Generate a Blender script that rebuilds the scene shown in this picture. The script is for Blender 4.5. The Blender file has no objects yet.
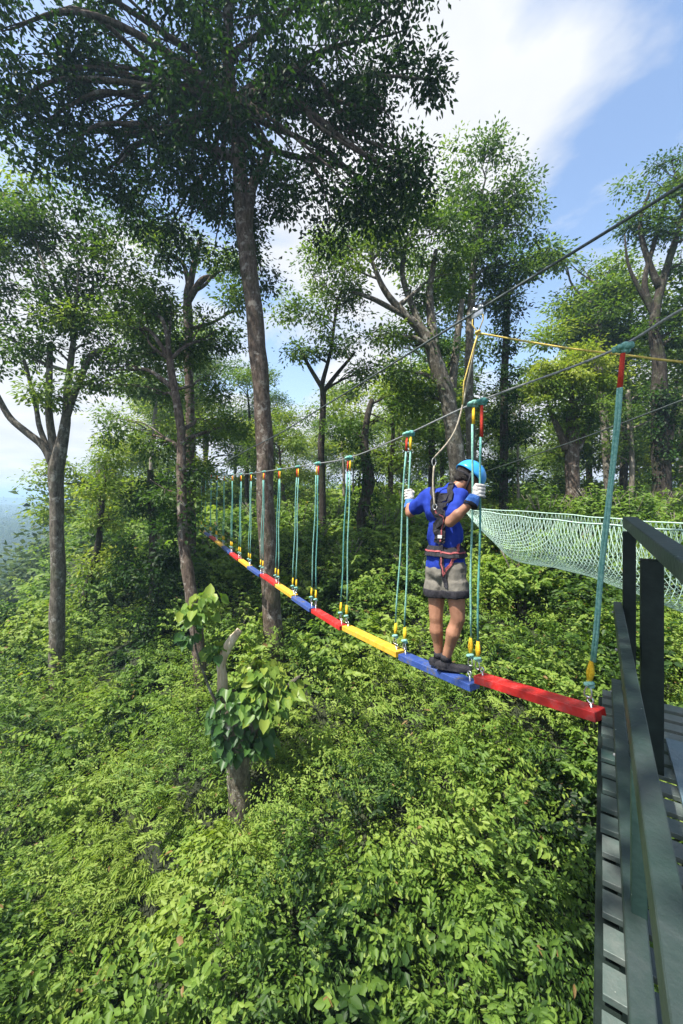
import bpy, math, random
import numpy as np
from mathutils import Vector, Matrix, noise
from mathutils.bvhtree import BVHTree

random.seed(7)
RG = np.random.default_rng(11)
C = bpy.context.scene.collection
CZ = 6.0            # eye height of the photographer above the ground datum
F = 390.0
K = 0.83

def W(px, py, Y):
    return Vector(((px - 341.5) / F * Y, Y, (495 - py) / F * Y + CZ))

# ------------------------------------------------------------------ materials
def new_mat(name):
    m = bpy.data.materials.new(name)
    m.use_nodes = True
    nt = m.node_tree
    for n in list(nt.nodes):
        nt.nodes.remove(n)
    return m, nt, nt.nodes, nt.links

def out_of(nt, sh):
    o = nt.nodes.new('ShaderNodeOutputMaterial')
    nt.links.new(sh, o.inputs['Surface'])

def ramp(nd, stops):
    r = nd.new('ShaderNodeValToRGB')
    el = r.color_ramp.elements
    while len(el) > 1:
        el.remove(el[-1])
    el[0].position = stops[0][0]; el[0].color = (*stops[0][1], 1)
    for p, c in stops[1:]:
        e = el.new(p); e.color = (*c, 1)
    return r

def leaf_mat(name, stops, trans=0.35, rough=0.5, spec=0.3, tcol=(1.3, 1.35, .5), sc=1.0):
    m, nt, nd, lk = new_mat(name)
    at = nd.new('ShaderNodeAttribute'); at.attribute_name = 'tone'
    ns = nd.new('ShaderNodeTexNoise'); ns.inputs['Scale'].default_value = 0.55; ns.inputs['Detail'].default_value = 3
    tc = nd.new('ShaderNodeTexCoord'); lk.new(tc.outputs['Object'], ns.inputs['Vector'])
    ad = nd.new('ShaderNodeMath'); ad.operation = 'MULTIPLY_ADD'
    lk.new(ns.outputs['Fac'], ad.inputs[0]); ad.inputs[1].default_value = .7
    sb = nd.new('ShaderNodeMath'); sb.operation = 'SUBTRACT'
    lk.new(at.outputs['Fac'], sb.inputs[0]); sb.inputs[1].default_value = .35
    lk.new(sb.outputs[0], ad.inputs[2])
    r = ramp(nd, stops)
    ml = nd.new('ShaderNodeMath'); ml.operation = 'MULTIPLY'; lk.new(ad.outputs[0], ml.inputs[0]); ml.inputs[1].default_value = sc
    lk.new(ml.outputs[0], r.inputs['Fac'])
    pb = nd.new('ShaderNodeBsdfPrincipled')
    lk.new(r.outputs['Color'], pb.inputs['Base Color'])
    pb.inputs['Roughness'].default_value = rough
    pb.inputs['Specular IOR Level'].default_value = spec
    tr = nd.new('ShaderNodeBsdfTranslucent')
    mx = nd.new('ShaderNodeMix'); mx.data_type = 'RGBA'; mx.blend_type = 'MULTIPLY'
    mx.inputs['Factor'].default_value = 1
    lk.new(r.outputs['Color'], mx.inputs[6]); mx.inputs[7].default_value = (*tcol, 1)
    lk.new(mx.outputs[2], tr.inputs['Color'])
    ms = nd.new('ShaderNodeMixShader'); ms.inputs[0].default_value = trans
    lk.new(pb.outputs[0], ms.inputs[1]); lk.new(tr.outputs[0], ms.inputs[2])
    out_of(nt, ms.outputs[0])
    return m

def noise_mat(name, stops, scale=3.0, detail=6, rough=0.8, bump=0.3, stretch=(1, 1, 1), spec=0.3, bscale=None, metallic=0):
    m, nt, nd, lk = new_mat(name)
    tc = nd.new('ShaderNodeTexCoord')
    mp = nd.new('ShaderNodeMapping'); mp.inputs['Scale'].default_value = stretch
    lk.new(tc.outputs['Object'], mp.inputs['Vector'])
    ns = nd.new('ShaderNodeTexNoise'); ns.inputs['Scale'].default_value = scale; ns.inputs['Detail'].default_value = detail
    ns.inputs['Roughness'].default_value = .65
    lk.new(mp.outputs[0], ns.inputs['Vector'])
    r = ramp(nd, stops); lk.new(ns.outputs['Fac'], r.inputs['Fac'])
    pb = nd.new('ShaderNodeBsdfPrincipled')
    lk.new(r.outputs['Color'], pb.inputs['Base Color'])
    pb.inputs['Roughness'].default_value = rough
    pb.inputs['Specular IOR Level'].default_value = spec
    pb.inputs['Metallic'].default_value = metallic
    if bump:
        n2 = nd.new('ShaderNodeTexNoise'); n2.inputs['Scale'].default_value = bscale or scale * 4; n2.inputs['Detail'].default_value = 5
        lk.new(mp.outputs[0], n2.inputs['Vector'])
        b = nd.new('ShaderNodeBump'); b.inputs['Strength'].default_value = bump; b.inputs['Distance'].default_value = .03
        lk.new(n2.outputs['Fac'], b.inputs['Height']); lk.new(b.outputs[0], pb.inputs['Normal'])
    out_of(nt, pb.outputs[0])
    return m

M = {}
# foliage: dark, middle, fresh
M['leaf_dark'] = leaf_mat('leaf_dark', [(0, (.010, .026, .008)), (.45, (.024, .062, .011)), (.8, (.05, .115, .016)), (1, (.10, .18, .024))], trans=.38, spec=.2)
M['leaf_mid'] = leaf_mat('leaf_mid', [(0, (.018, .045, .010)), (.4, (.05, .105, .02)), (.75, (.115, .19, .032)), (1, (.20, .27, .045))], trans=.45)
M['leaf_fresh'] = leaf_mat('leaf_fresh', [(0, (.035, .075, .012)), (.4, (.08, .145, .022)), (.8, (.17, .25, .036)), (1, (.26, .31, .05))], trans=.48)
M['leaf_under'] = leaf_mat('leaf_under', [(0, (.010, .028, .008)), (.22, (.032, .076, .015)), (.36, (.082, .155, .024)), (.50, (.155, .255, .040)), (.66, (.235, .32, .058)), (.90, (.24, .31, .07)), (.95, (.24, .15, .06))], sc=.64, trans=.45, rough=.5, spec=.28)
M['leaf_big'] = leaf_mat('leaf_big', [(0, (.03, .08, .03)), (.4, (.06, .14, .03)), (.75, (.15, .25, .04)), (1, (.26, .32, .05))], trans=.4, rough=.4)
M['leaf_far'] = leaf_mat('leaf_far', [(0, (.02, .045, .012)), (.5, (.05, .09, .02)), (1, (.12, .16, .035))], trans=.25, rough=.6, spec=.2)
def bark(name, dark, mid, light, lichen, moss=.5):
    m, nt, nd, lk = new_mat(name)
    tc = nd.new('ShaderNodeTexCoord'); mp = nd.new('ShaderNodeMapping'); mp.inputs['Scale'].default_value = (1, 1, .35)
    lk.new(tc.outputs['Object'], mp.inputs['Vector'])
    n1 = nd.new('ShaderNodeTexNoise'); n1.inputs['Scale'].default_value = 16; n1.inputs['Detail'].default_value = 8; n1.inputs['Roughness'].default_value = .75
    lk.new(mp.outputs[0], n1.inputs['Vector'])
    r = ramp(nd, [(.34, dark), (.5, mid), (.66, light)]); lk.new(n1.outputs['Fac'], r.inputs['Fac'])
    n2 = nd.new('ShaderNodeTexNoise'); n2.inputs['Scale'].default_value = 4.5; n2.inputs['Detail'].default_value = 7; n2.inputs['Roughness'].default_value = .7
    lk.new(tc.outputs['Object'], n2.inputs['Vector'])
    r2 = ramp(nd, [(.55, (0, 0, 0)), (.62, (.75, .75, .75))]); lk.new(n2.outputs['Fac'], r2.inputs['Fac'])
    m1 = nd.new('ShaderNodeMix'); m1.data_type = 'RGBA'; lk.new(r2.outputs['Color'], m1.inputs['Factor']); lk.new(r.outputs['Color'], m1.inputs[6]); m1.inputs[7].default_value = (*lichen, 1)
    n3 = nd.new('ShaderNodeTexNoise'); n3.inputs['Scale'].default_value = 1.7; n3.inputs['Detail'].default_value = 8; n3.inputs['Roughness'].default_value = .7
    lk.new(tc.outputs['Object'], n3.inputs['Vector'])
    r3 = ramp(nd, [(.52, (0, 0, 0)), (.64, (moss, moss, moss))]); lk.new(n3.outputs['Fac'], r3.inputs['Fac'])
    m2 = nd.new('ShaderNodeMix'); m2.data_type = 'RGBA'; lk.new(r3.outputs['Color'], m2.inputs['Factor']); lk.new(m1.outputs[2], m2.inputs[6]); m2.inputs[7].default_value = (.045, .06, .02, 1)
    pb = nd.new('ShaderNodeBsdfPrincipled'); lk.new(m2.outputs[2], pb.inputs['Base Color']); pb.inputs['Roughness'].default_value = .9; pb.inputs['Specular IOR Level'].default_value = .2
    b = nd.new('ShaderNodeBump'); b.inputs['Strength'].default_value = 1; b.inputs['Distance'].default_value = .04
    lk.new(n1.outputs['Fac'], b.inputs['Height']); lk.new(b.outputs[0], pb.inputs['Normal'])
    out_of(nt, pb.outputs[0])
    return m
M['bark_brown'] = bark('bark_brown', (.026, .018, .013), (.095, .070, .054), (.19, .15, .122), (.30, .275, .24), .4)
M['bark_grey'] = bark('bark_grey', (.034, .028, .021), (.115, .10, .078), (.22, .20, .165), (.36, .35, .31), .4)
M['bark_dark'] = bark('bark_dark', (.012, .010, .008), (.036, .029, .022), (.075, .062, .05), (.12, .115, .095), .6)
M['bark_lichen'] = bark('bark_lichen', (.03, .025, .018), (.14, .12, .09), (.30, .28, .23), (.46, .46, .42), .35)
M['bark_pale'] = noise_mat('bark_pale', [(.3, (.10, .085, .06)), (.55, (.24, .21, .17)), (.75, (.38, .35, .30))], scale=4, stretch=(1, 1, .5), bump=.6)
M['cut_wood'] = noise_mat('cut_wood', [(.33, (.16, .115, .075)), (.47, (.42, .33, .22)), (.64, (.58, .50, .38))], scale=9, stretch=(1, 1, .2), bump=.5)
M['soil'] = noise_mat('soil', [(.3, (.008, .011, .005)), (.5, (.016, .022, .008)), (.66, (.028, .035, .013)), (.8, (.06, .045, .025))], scale=1.6, bump=.6)
M['hill'] = noise_mat('hill', [(.35, (.02, .04, .02)), (.6, (.05, .08, .03)), (.8, (.10, .12, .05))], scale=.02, bump=0)
M['dead_leaf'] = noise_mat('dead_leaf', [(.3, (.14, .06, .02)), (.6, (.32, .16, .06)), (.8, (.45, .28, .14))], scale=8, bump=0)

# platform paint: dark green timber with worn grey patches
def timber(name, base, worn, edge=.55, rough=.5, sc=3.0, bump=.35):
    m, nt, nd, lk = new_mat(name)
    tc = nd.new('ShaderNodeTexCoord')
    n1 = nd.new('ShaderNodeTexNoise'); n1.inputs['Scale'].default_value = sc; n1.inputs['Detail'].default_value = 8; n1.inputs['Roughness'].default_value = .7
    lk.new(tc.outputs['Object'], n1.inputs['Vector'])
    r = ramp(nd, [(edge - .16, base), (edge, tuple(.5 * a + .5 * b for a, b in zip(base, worn))), (edge + .12, worn)])
    lk.new(n1.outputs['Fac'], r.inputs['Fac'])
    n3 = nd.new('ShaderNodeTexNoise'); n3.inputs['Scale'].default_value = 75; n3.inputs['Detail'].default_value = 1
    lk.new(tc.outputs['Object'], n3.inputs['Vector'])
    r3 = ramp(nd, [(.79, (0, 0, 0)), (.81, (.8, .8, .8))]); lk.new(n3.outputs['Fac'], r3.inputs['Fac'])
    mx = nd.new('ShaderNodeMix'); mx.data_type = 'RGBA'
    lk.new(r3.outputs['Color'], mx.inputs['Factor']); lk.new(r.outputs['Color'], mx.inputs[6]); mx.inputs[7].default_value = (.34, .36, .33, 1)
    pb = nd.new('ShaderNodeBsdfPrincipled'); lk.new(mx.outputs[2], pb.inputs['Base Color'])
    pb.inputs['Roughness'].default_value = rough
    w = nd.new('ShaderNodeTexNoise'); w.inputs['Scale'].default_value = 40; w.inputs['Detail'].default_value = 6
    b = nd.new('ShaderNodeBump'); b.inputs['Strength'].default_value = bump; b.inputs['Distance'].default_value = .01
    lk.new(tc.outputs['Object'], w.inputs['Vector']); lk.new(w.outputs['Fac'], b.inputs['Height']); lk.new(b.outputs[0], pb.inputs['Normal'])
    out_of(nt, pb.outputs[0])
    return m
M['paint_green'] = timber('paint_green', (.010, .032, .026), (.035, .065, .055), edge=.56)
M['paint_rail'] = timber('paint_rail', (.012, .030, .024), (.036, .048, .047), edge=.52)
M['deck_wood'] = timber('deck_wood', (.035, .072, .064), (.125, .14, .13), edge=.50, sc=2.2)
M['blue_board'] = timber('blue_board', (.09, .15, .18), (.16, .20, .22), edge=.55)
M['paint_post'] = noise_mat('paint_post', [(.4, (.005, .011, .009)), (.7, (.012, .022, .018))], scale=14, bump=.08, rough=.6)

def paint(name, col, dirt, rough=.5, amount=.6):
    m, nt, nd, lk = new_mat(name)
    tc = nd.new('ShaderNodeTexCoord')
    n1 = nd.new('ShaderNodeTexNoise'); n1.inputs['Scale'].default_value = 9; n1.inputs['Detail'].default_value = 9; n1.inputs['Roughness'].default_value = .75
    lk.new(tc.outputs['Object'], n1.inputs['Vector'])
    fade = tuple(.82 * c + .18 * .22 for c in col)
    r = ramp(nd, [(.40, tuple(.8 * c for c in col)), (.52, col), (amount, fade), (amount + .05, dirt), (amount + .10, (.16, .12, .09))]); lk.new(n1.outputs['Fac'], r.inputs['Fac'])
    pb = nd.new('ShaderNodeBsdfPrincipled'); lk.new(r.outputs['Color'], pb.inputs['Base Color'])
    pb.inputs['Roughness'].default_value = rough
    n2 = nd.new('ShaderNodeTexNoise'); n2.inputs['Scale'].default_value = 45; n2.inputs['Detail'].default_value = 4; lk.new(tc.outputs['Object'], n2.inputs['Vector'])
    b = nd.new('ShaderNodeBump'); b.inputs['Strength'].default_value = .4; b.inputs['Distance'].default_value = .006
    lk.new(n2.outputs['Fac'], b.inputs['Height']); lk.new(b.outputs[0], pb.inputs['Normal'])
    out_of(nt, pb.outputs[0])
    return m
M['red'] = paint('red_paint', (.48, .016, .014), (.30, .02, .016))
M['blue'] = paint('blue_paint', (.028, .065, .25), (.04, .065, .15), amount=.55)
M['yellow'] = paint('yellow_paint', (.62, .36, .03), (.42, .24, .03))
M['teal'] = noise_mat('teal_rope', [(.4, (.14, .36, .30)), (.6, (.28, .52, .44))], scale=60, bump=.4, rough=.7)
M['teal_dark'] = noise_mat('teal_rope_dark', [(.4, (.08, .28, .25)), (.6, (.15, .40, .36))], scale=60, bump=.4, rough=.7)
M['sling_yellow'] = noise_mat('sling_yellow', [(.4, (.62, .36, .01)), (.6, (.85, .55, .03))], scale=60, bump=.3, rough=.7)
M['sling_red'] = noise_mat('sling_red', [(.4, (.42, .03, .02)), (.6, (.65, .06, .03))], scale=60, bump=.3, rough=.7)
M['steel'] = noise_mat('steel', [(.4, (.45, .46, .47)), (.6, (.65, .66, .67))], scale=50, bump=0, rough=.3, metallic=.9)
M['cable'] = noise_mat('steel_cable', [(.4, (.20, .21, .21)), (.6, (.36, .37, .37))], scale=80, bump=.3, rough=.5, metallic=.4)
M['cable_dark'] = noise_mat('steel_cable_dark', [(.4, (.06, .075, .08)), (.6, (.12, .14, .145))], scale=80, bump=.3, rough=.5, metallic=.3)
M['rope_yellow'] = noise_mat('yellow_rope', [(.4, (.50, .36, .08)), (.6, (.72, .56, .16))], scale=60, bump=.3, rough=.7)
M['cord'] = noise_mat('tan_cord', [(.4, (.30, .26, .19)), (.6, (.48, .43, .34))], scale=60, bump=.3, rough=.8)
M['net'] = noise_mat('net_cord', [(.4, (.30, .47, .39)), (.6, (.48, .62, .54))], scale=60, bump=0, rough=.8)
M['skin'] = noise_mat('skin', [(.4, (.26, .125, .075)), (.6, (.33, .165, .10))], scale=9, bump=.05, rough=.5, spec=.4)
M['shirt'] = noise_mat('blue_shirt', [(.35, (.010, .025, .20)), (.6, (.017, .042, .30))], scale=6, bump=.5, rough=.85, bscale=10, spec=.15)
M['shorts'] = noise_mat('khaki_shorts', [(.4, (.12, .112, .095)), (.6, (.19, .177, .152))], scale=10, bump=.5, rough=.9, bscale=13, spec=.1)
M['black'] = noise_mat('black_webbing', [(.4, (.010, .010, .014)), (.6, (.025, .024, .03))], scale=30, bump=.2, rough=.8)
M['strap_pink'] = noise_mat('pink_webbing', [(.4, (.22, .05, .06)), (.6, (.36, .10, .10))], scale=30, bump=.2, rough=.8)
M['helmet'] = noise_mat('helmet_blue', [(.4, (.03, .28, .68)), (.6, (.04, .33, .75))], scale=4, bump=0, rough=.28, spec=.5)
M['glove_white'] = noise_mat('glove_white', [(.4, (.42, .40, .38)), (.6, (.62, .60, .57))], scale=30, bump=.4, rough=.9)
M['glove_blue'] = noise_mat('glove_blue', [(.4, (.03, .12, .42)), (.6, (.08, .20, .55))], scale=30, bump=.4, rough=.8)
M['hair'] = noise_mat('hair', [(.4, (.008, .006, .005)), (.6, (.02, .016, .013))], scale=50, bump=.6, rough=.5)
M['eye'] = noise_mat('eye_white', [(.4, (.5, .5, .48)), (.6, (.6, .6, .58))], scale=5, bump=0, rough=.2)
M['label_white'] = noise_mat('label_white', [(.4, (.55, .55, .53)), (.6, (.7, .7, .68))], scale=20, bump=0)

# ------------------------------------------------------------------ mesh tools
def tag(o, label=None, cat=None, group=None, kind=None):
    if label: o['label'] = label
    if cat: o['category'] = cat
    if group: o['group'] = group
    if kind: o['kind'] = kind
    return o

def empty(name, loc, label, cat, group=None):
    o = bpy.data.objects.new(name, None); C.objects.link(o)
    o.location = loc; o.empty_display_size = .2
    return tag(o, label, cat, group)

def link(name, me, mat, parent=None, smooth=False):
    o = bpy.data.objects.new(name, me)
    if mat and not me.materials: me.materials.append(mat)
    C.objects.link(o)
    if parent is not None:
        o.parent = parent
        o.matrix_parent_inverse = Matrix.Translation(-parent.location) if parent.parent is None else Matrix.Identity(4)
        if parent.parent is not None:
            o.matrix_parent_inverse = Matrix.Identity(4)
    if smooth:
        me.polygons.foreach_set('use_smooth', [True] * len(me.polygons))
    return o

class MB:
    def __init__(s): s.v = []; s.f = []
    def add(s, vs, fs):
        n = len(s.v); s.v += [tuple(v) for v in vs]; s.f += [tuple(i + n for i in f) for f in fs]; return s
    def tube(s, pts, rad, sides=8, caps=True, flat=1.0):
        pts = [Vector(p) for p in pts]
        if not hasattr(rad, '__len__'): rad = [rad] * len(pts)
        t0 = (pts[1] - pts[0]).normalized()
        ref = Vector((0, 0, 1)) if abs(t0.z) < .9 else Vector((1, 0, 0))
        n = t0.cross(ref).normalized()
        rings = []
        for i, p in enumerate(pts):
            a = pts[max(i - 1, 0)]; b = pts[min(i + 1, len(pts) - 1)]
            t = (b - a).normalized()
            n = (n - t * n.dot(t)).normalized(); bn = t.cross(n)
            rings.append([p + (n * math.cos(2 * math.pi * k / sides) + bn * (flat * math.sin(2 * math.pi * k / sides))) * rad[i] for k in range(sides)])
        vs = [v for r in rings for v in r]; fs = []
        for i in range(len(rings) - 1):
            for k in range(sides):
                k2 = (k + 1) % sides
                fs.append((i * sides + k, i * sides + k2, (i + 1) * sides + k2, (i + 1) * sides + k))
        if caps:
            fs.append(tuple(range(sides - 1, -1, -1))); m = (len(rings) - 1) * sides
            fs.append(tuple(m + k for k in range(sides)))
        return s.add(vs, fs)
    def box(s, o, ax, ay, az):     # corner box from centre with half vectors, slightly chamfered
        ax, ay, az = Vector(ax), Vector(ay), Vector(az); o = Vector(o)
        c = min(ax.length, ay.length, az.length) * .12
        X, Y_, Z = ax.normalized(), ay.normalized(), az.normalized()
        vs = []; idx = {}
        for sx in (-1, 1):
            for sy in (-1, 1):
                for sz in (-1, 1):
                    b = o + ax * sx + ay * sy + az * sz
                    for w, q in ((0, -X * sx * c), (1, -Y_ * sy * c), (2, -Z * sz * c)):
                        idx[(sx, sy, sz, w)] = len(vs)
                        others = [(-X * sx * c), (-Y_ * sy * c), (-Z * sz * c)]
                        vs.append(b + sum((others[k] for k in range(3) if k != w), Vector()))
        fs = []
        def q(*ks): fs.append([idx[k] for k in ks])
        for sg in (-1, 1):
            q((sg, -1, -1, 0), (sg, 1, -1, 0), (sg, 1, 1, 0), (sg, -1, 1, 0))
            q((-1, sg, -1, 1), (1, sg, -1, 1), (1, sg, 1, 1), (-1, sg, 1, 1))
            q((-1, -1, sg, 2), (1, -1, sg, 2), (1, 1, sg, 2), (-1, 1, sg, 2))
        for a in (-1, 1):
            for b in (-1, 1):
                q((a, b, -1, 0), (a, b, 1, 0), (a, b, 1, 1), (a, b, -1, 1))
                q((a, -1, b, 0), (a, 1, b, 0), (a, 1, b, 2), (a, -1, b, 2))
                q((-1, a, b, 1), (1, a, b, 1), (1, a, b, 2), (-1, a, b, 2))
                for c2 in (-1, 1):
                    fs.append([idx[(a, b, c2, 0)], idx[(a, b, c2, 1)], idx[(a, b, c2, 2)]])
        return s.add(vs, fs)
    def ell(s, c, r, R=None, nu=14, nv=9):
        c = Vector(c)
        if not hasattr(r, '__len__'): r = (r, r, r)
        vs = [Vector((0, 0, r[2]))]
        for j in range(1, nv):
            th = math.pi * j / nv
            for i in range(nu):
                ph = 2 * math.pi * i / nu
                vs.append(Vector((r[0] * math.sin(th) * math.cos(ph), r[1] * math.sin(th) * math.sin(ph), r[2] * math.cos(th))))
        vs.append(Vector((0, 0, -r[2])))
        if R is not None: vs = [R @ v for v in vs]
        vs = [v + c for v in vs]; fs = []
        for i in range(nu):
            fs.append((0, 1 + i, 1 + (i + 1) % nu))
            fs.append((len(vs) - 1, 1 + (nv - 2) * nu + (i + 1) % nu, 1 + (nv - 2) * nu + i))
        for j in range(nv - 2):
            for i in range(nu):
                a = 1 + j * nu; i2 = (i + 1) % nu
                fs.append((a + i, a + nu + i, a + nu + i2, a + i2))
        return s.add(vs, fs)
    def limb(s, pts, rad, flat=None, R=None):
        pts = [Vector(p) for p in pts]
        for i in range(len(pts) - 1):
            a, b = pts[i], pts[i + 1]; n = max(2, int((b - a).length / (min(rad[i], rad[i + 1]) * .35)))
            for k in range(n + 1):
                t = k / n; s.ell(a.lerp(b, t), rad[i] * (1 - t) + rad[i + 1] * t, None, 10, 7)
        return s
    def mesh(s, name):
        me = bpy.data.meshes.new(name); me.from_pydata(s.v, [], s.f); me.update(); return me
    def build(s, name, mat, parent=None, smooth=False):
        me = s.mesh(name)
        import bmesh
        bm = bmesh.new(); bm.from_mesh(me); bmesh.ops.recalc_face_normals(bm, faces=bm.faces); bm.to_mesh(me); bm.free()
        return link(name, me, mat, parent, smooth)

def remeshed(mb, name, mat, parent, voxel=.01, smooth=4, noise_amp=0):
    me = mb.mesh('tmp')
    o = bpy.data.objects.new('tmp', me); C.objects.link(o)
    r = o.modifiers.new('r', 'REMESH'); r.mode = 'VOXEL'; r.voxel_size = voxel; r.adaptivity = 0
    sm = o.modifiers.new('s', 'SMOOTH'); sm.factor = .5; sm.iterations = smooth
    dg = bpy.context.evaluated_depsgraph_get(); dg.update()
    m2 = bpy.data.meshes.new_from_object(o.evaluated_get(dg))
    bpy.data.objects.remove(o); m2.name = name
    if noise_amp:
        for v in m2.vertices:
            v.co += v.normal * noise_amp * noise.noise(Vector((v.co.x * 22, v.co.y * 22, v.co.z * 12)))
    m2.materials.clear()
    return link(name, m2, mat, parent, True)

def np_mesh(name, V, polys_list, tone=None, mat=None):
    """V (n,3); polys_list: list of (m,k) int arrays"""
    me = bpy.data.meshes.new(name)
    me.vertices.add(len(V)); me.vertices.foreach_set('co', V.astype(np.float32).ravel())
    nf = sum(len(p) for p in polys_list); nl = sum(p.size for p in polys_list)
    me.loops.add(nl); me.polygons.add(nf)
    me.loops.foreach_set('vertex_index', np.concatenate([p.ravel() for p in polys_list]).astype(np.int32))
    tot = np.concatenate([np.full(len(p), p.shape[1]) for p in polys_list])
    st = np.concatenate([[0], np.cumsum(tot)[:-1]]).astype(np.int32)
    me.polygons.foreach_set('loop_start', st)
    me.update(calc_edges=True)
    if tone is not None:
        a = me.attributes.new('tone', 'FLOAT', 'FACE'); a.data.foreach_set('value', tone.astype(np.float32))
    if mat: me.materials.append(mat)
    return me

def unit(a): return a / np.maximum(np.linalg.norm(a, axis=1, keepdims=True), 1e-9)

def leaves_mesh(name, P, D, N, L, Wd, tone, mat, fine=False, droop=.12):
    """P base points, D directions, N normals, L length, Wd width"""
    D = unit(D); S = unit(np.cross(D, N)); N = unit(np.cross(S, D))
    L = L[:, None]; Wd = Wd[:, None]; n = len(P)
    if fine:
        b = P; l1 = P + D * L * .3 + S * Wd * .46 + N * Wd * .16; l2 = P + D * L * .68 + S * Wd * .36 + N * (Wd * .10 - L * droop * .5)
        tip = P + D * L - N * L * droop
        r1 = P + D * L * .3 - S * Wd * .46 + N * Wd * .16; r2 = P + D * L * .68 - S * Wd * .36 + N * (Wd * .10 - L * droop * .5)
        V = np.stack([b, l1, l2, tip, r2, r1], 1).reshape(-1, 3)
        i = np.arange(n)[:, None] * 6
        F1 = i + np.array([[0, 3, 2, 1]]); F2 = i + np.array([[0, 5, 4, 3]])
        Fs = np.concatenate([F1, F2])
    else:
        b = P; l = P + D * L * .42 + S * Wd * .5 + N * Wd * .15; r = P + D * L * .42 - S * Wd * .5 + N * Wd * .15
        tip = P + D * L - N * L * droop
        V = np.stack([b, l, tip, r], 1).reshape(-1, 3)
        i = np.arange(n)[:, None] * 4
        Fs = np.concatenate([i + np.array([[0, 2, 1]]), i + np.array([[0, 3, 2]])])
    return np_mesh(name, V, [Fs], np.concatenate([tone, tone]), mat)

# ------------------------------------------------------------------ terrain
def below(x, y):
    """how far the ground lies below the eye at x, y (numpy)"""
    x = np.asarray(x, float); y = np.asarray(y, float)
    t = .55 * x + .84 * y
    h = 1.5 + 4.7 / (1 + np.exp(np.clip((t - 7) / 2.2, -30, 30)))
    q = np.maximum(0, -x - .45 * y - 4.5)
    h = h + 28 * (1 - np.exp(-q / 17))
    r = np.hypot(x, y)
    h = h + 20 * np.clip((r - 50) / 250, 0, 1) * np.exp(-q / 30)
    h = h + .16 * np.sin(x * 1.1 + 1) * np.cos(y * .9) + .1 * np.sin(x * 2.3 + y * 1.7)
    h = h + np.clip((r - 60) / 200, 0, 1) * 5 * np.sin(x * .021 + 2) * np.cos(y * .017)
    return h
def gz(x, y): return CZ - float(below(x, y))

a = np.sinh(np.linspace(-7.4, 7.4, 241)); a = a / a[-1] * 3000
gx, gy = np.meshgrid(a, a + 6, indexing='ij')
gzv = CZ - below(gx, gy)
V = np.stack([gx, gy, gzv], -1).reshape(-1, 3)
n = 241; ii, jj = np.meshgrid(np.arange(n - 1), np.arange(n - 1), indexing='ij')
q0 = (ii * n + jj).ravel(); quads = np.stack([q0, q0 + n, q0 + n + 1, q0 + 1], 1)
me = np_mesh('ground', V, [quads], None, M['soil'])
me.polygons.foreach_set('use_smooth', [True] * len(me.polygons))
tag(link('ground', me, None), kind='structure')

def hill_band(name, r0, ztop, depth, seed):
    vs = []; fs = []; A = 120; B = 8
    for i in range(A + 1):
        ang = math.radians(20 + 140 * i / A)
        for j in range(B + 1):
            t = j / B; r = r0 + depth * t
            x, y = r * math.cos(ang), r * math.sin(ang)
            hgt = math.sin(math.pi * min(1, t * 1.0)) ** .8
            z = -45 + (ztop + 45 + 7 * noise.noise(Vector((i * .09, seed, 0))) + 3 * noise.noise(Vector((i * .35, seed, t * 4)))) * hgt
            vs.append((x, y, z + 3 * noise.noise(Vector((x * .02, y * .02, seed)))))
    for i in range(A):
        for j in range(B):
            a_ = i * (B + 1) + j; fs.append((a_, a_ + B + 1, a_ + B + 2, a_ + 1))
    m = MB(); m.v = vs; m.f = fs
    tag(m.build(name, M['hill'], None, True), kind='structure')
hill_band('hills', 620, -12, 500, 3)
hill_band('hills', 1150, -2, 600, 9)

# ------------------------------------------------------------------ undergrowth (uncountable mass of coffee bushes and weeds)
def bush_leaves(cx, cy, cz, R, H, nst, npair, Ll, tone0):
    """leaves along arching stems of many plants; arrays (plants,)"""
    n = len(cx)
    A = RG.uniform(0, 2 * np.pi, (n, nst)); lean = RG.uniform(.1, 1, (n, nst)) ** .75
    Ls = H[:, None] * (1.08 - .4 * lean) * RG.uniform(.75, 1.12, (n, nst))
    s = RG.uniform(.28, 1.0, (n, nst, npair)) ** .8
    out = lean[..., None] * R[:, None, None] * s ** 1.3
    up = Ls[..., None] * (s - .22 * s ** 3)
    ca, sa = np.cos(A)[..., None], np.sin(A)[..., None]
    x = cx[:, None, None] + ca * out + RG.normal(0, .03, s.shape)
    y = cy[:, None, None] + sa * out + RG.normal(0, .03, s.shape)
    z = cz[:, None, None] + up
    side = RG.choice([-1., 1.], s.shape); o2 = RG.uniform(0, .9, s.shape)
    dx = -sa * side + ca * o2 + RG.normal(0, .3, s.shape); dy = ca * side + sa * o2 + RG.normal(0, .3, s.shape)
    dz = RG.normal(-.12, .28, s.shape)
    P = np.stack([x, y, z], -1).reshape(-1, 3); D = np.stack([dx, dy, dz], -1).reshape(-1, 3)
    N = np.stack([RG.normal(0, .55, s.shape) + ca * .5, RG.normal(0, .55, s.shape) + sa * .5, np.ones(s.shape)], -1).reshape(-1, 3)
    L = (Ll[:, None, None] * RG.uniform(.65, 1.2, s.shape)).ravel()
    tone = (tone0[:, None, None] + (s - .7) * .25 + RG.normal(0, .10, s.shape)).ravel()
    return P, D, N, L, tone

def vnoise(x, y, sc, seed):
    return np.array([noise.noise(Vector((a * sc, b * sc, seed))) for a, b in zip(x, y)])

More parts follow.
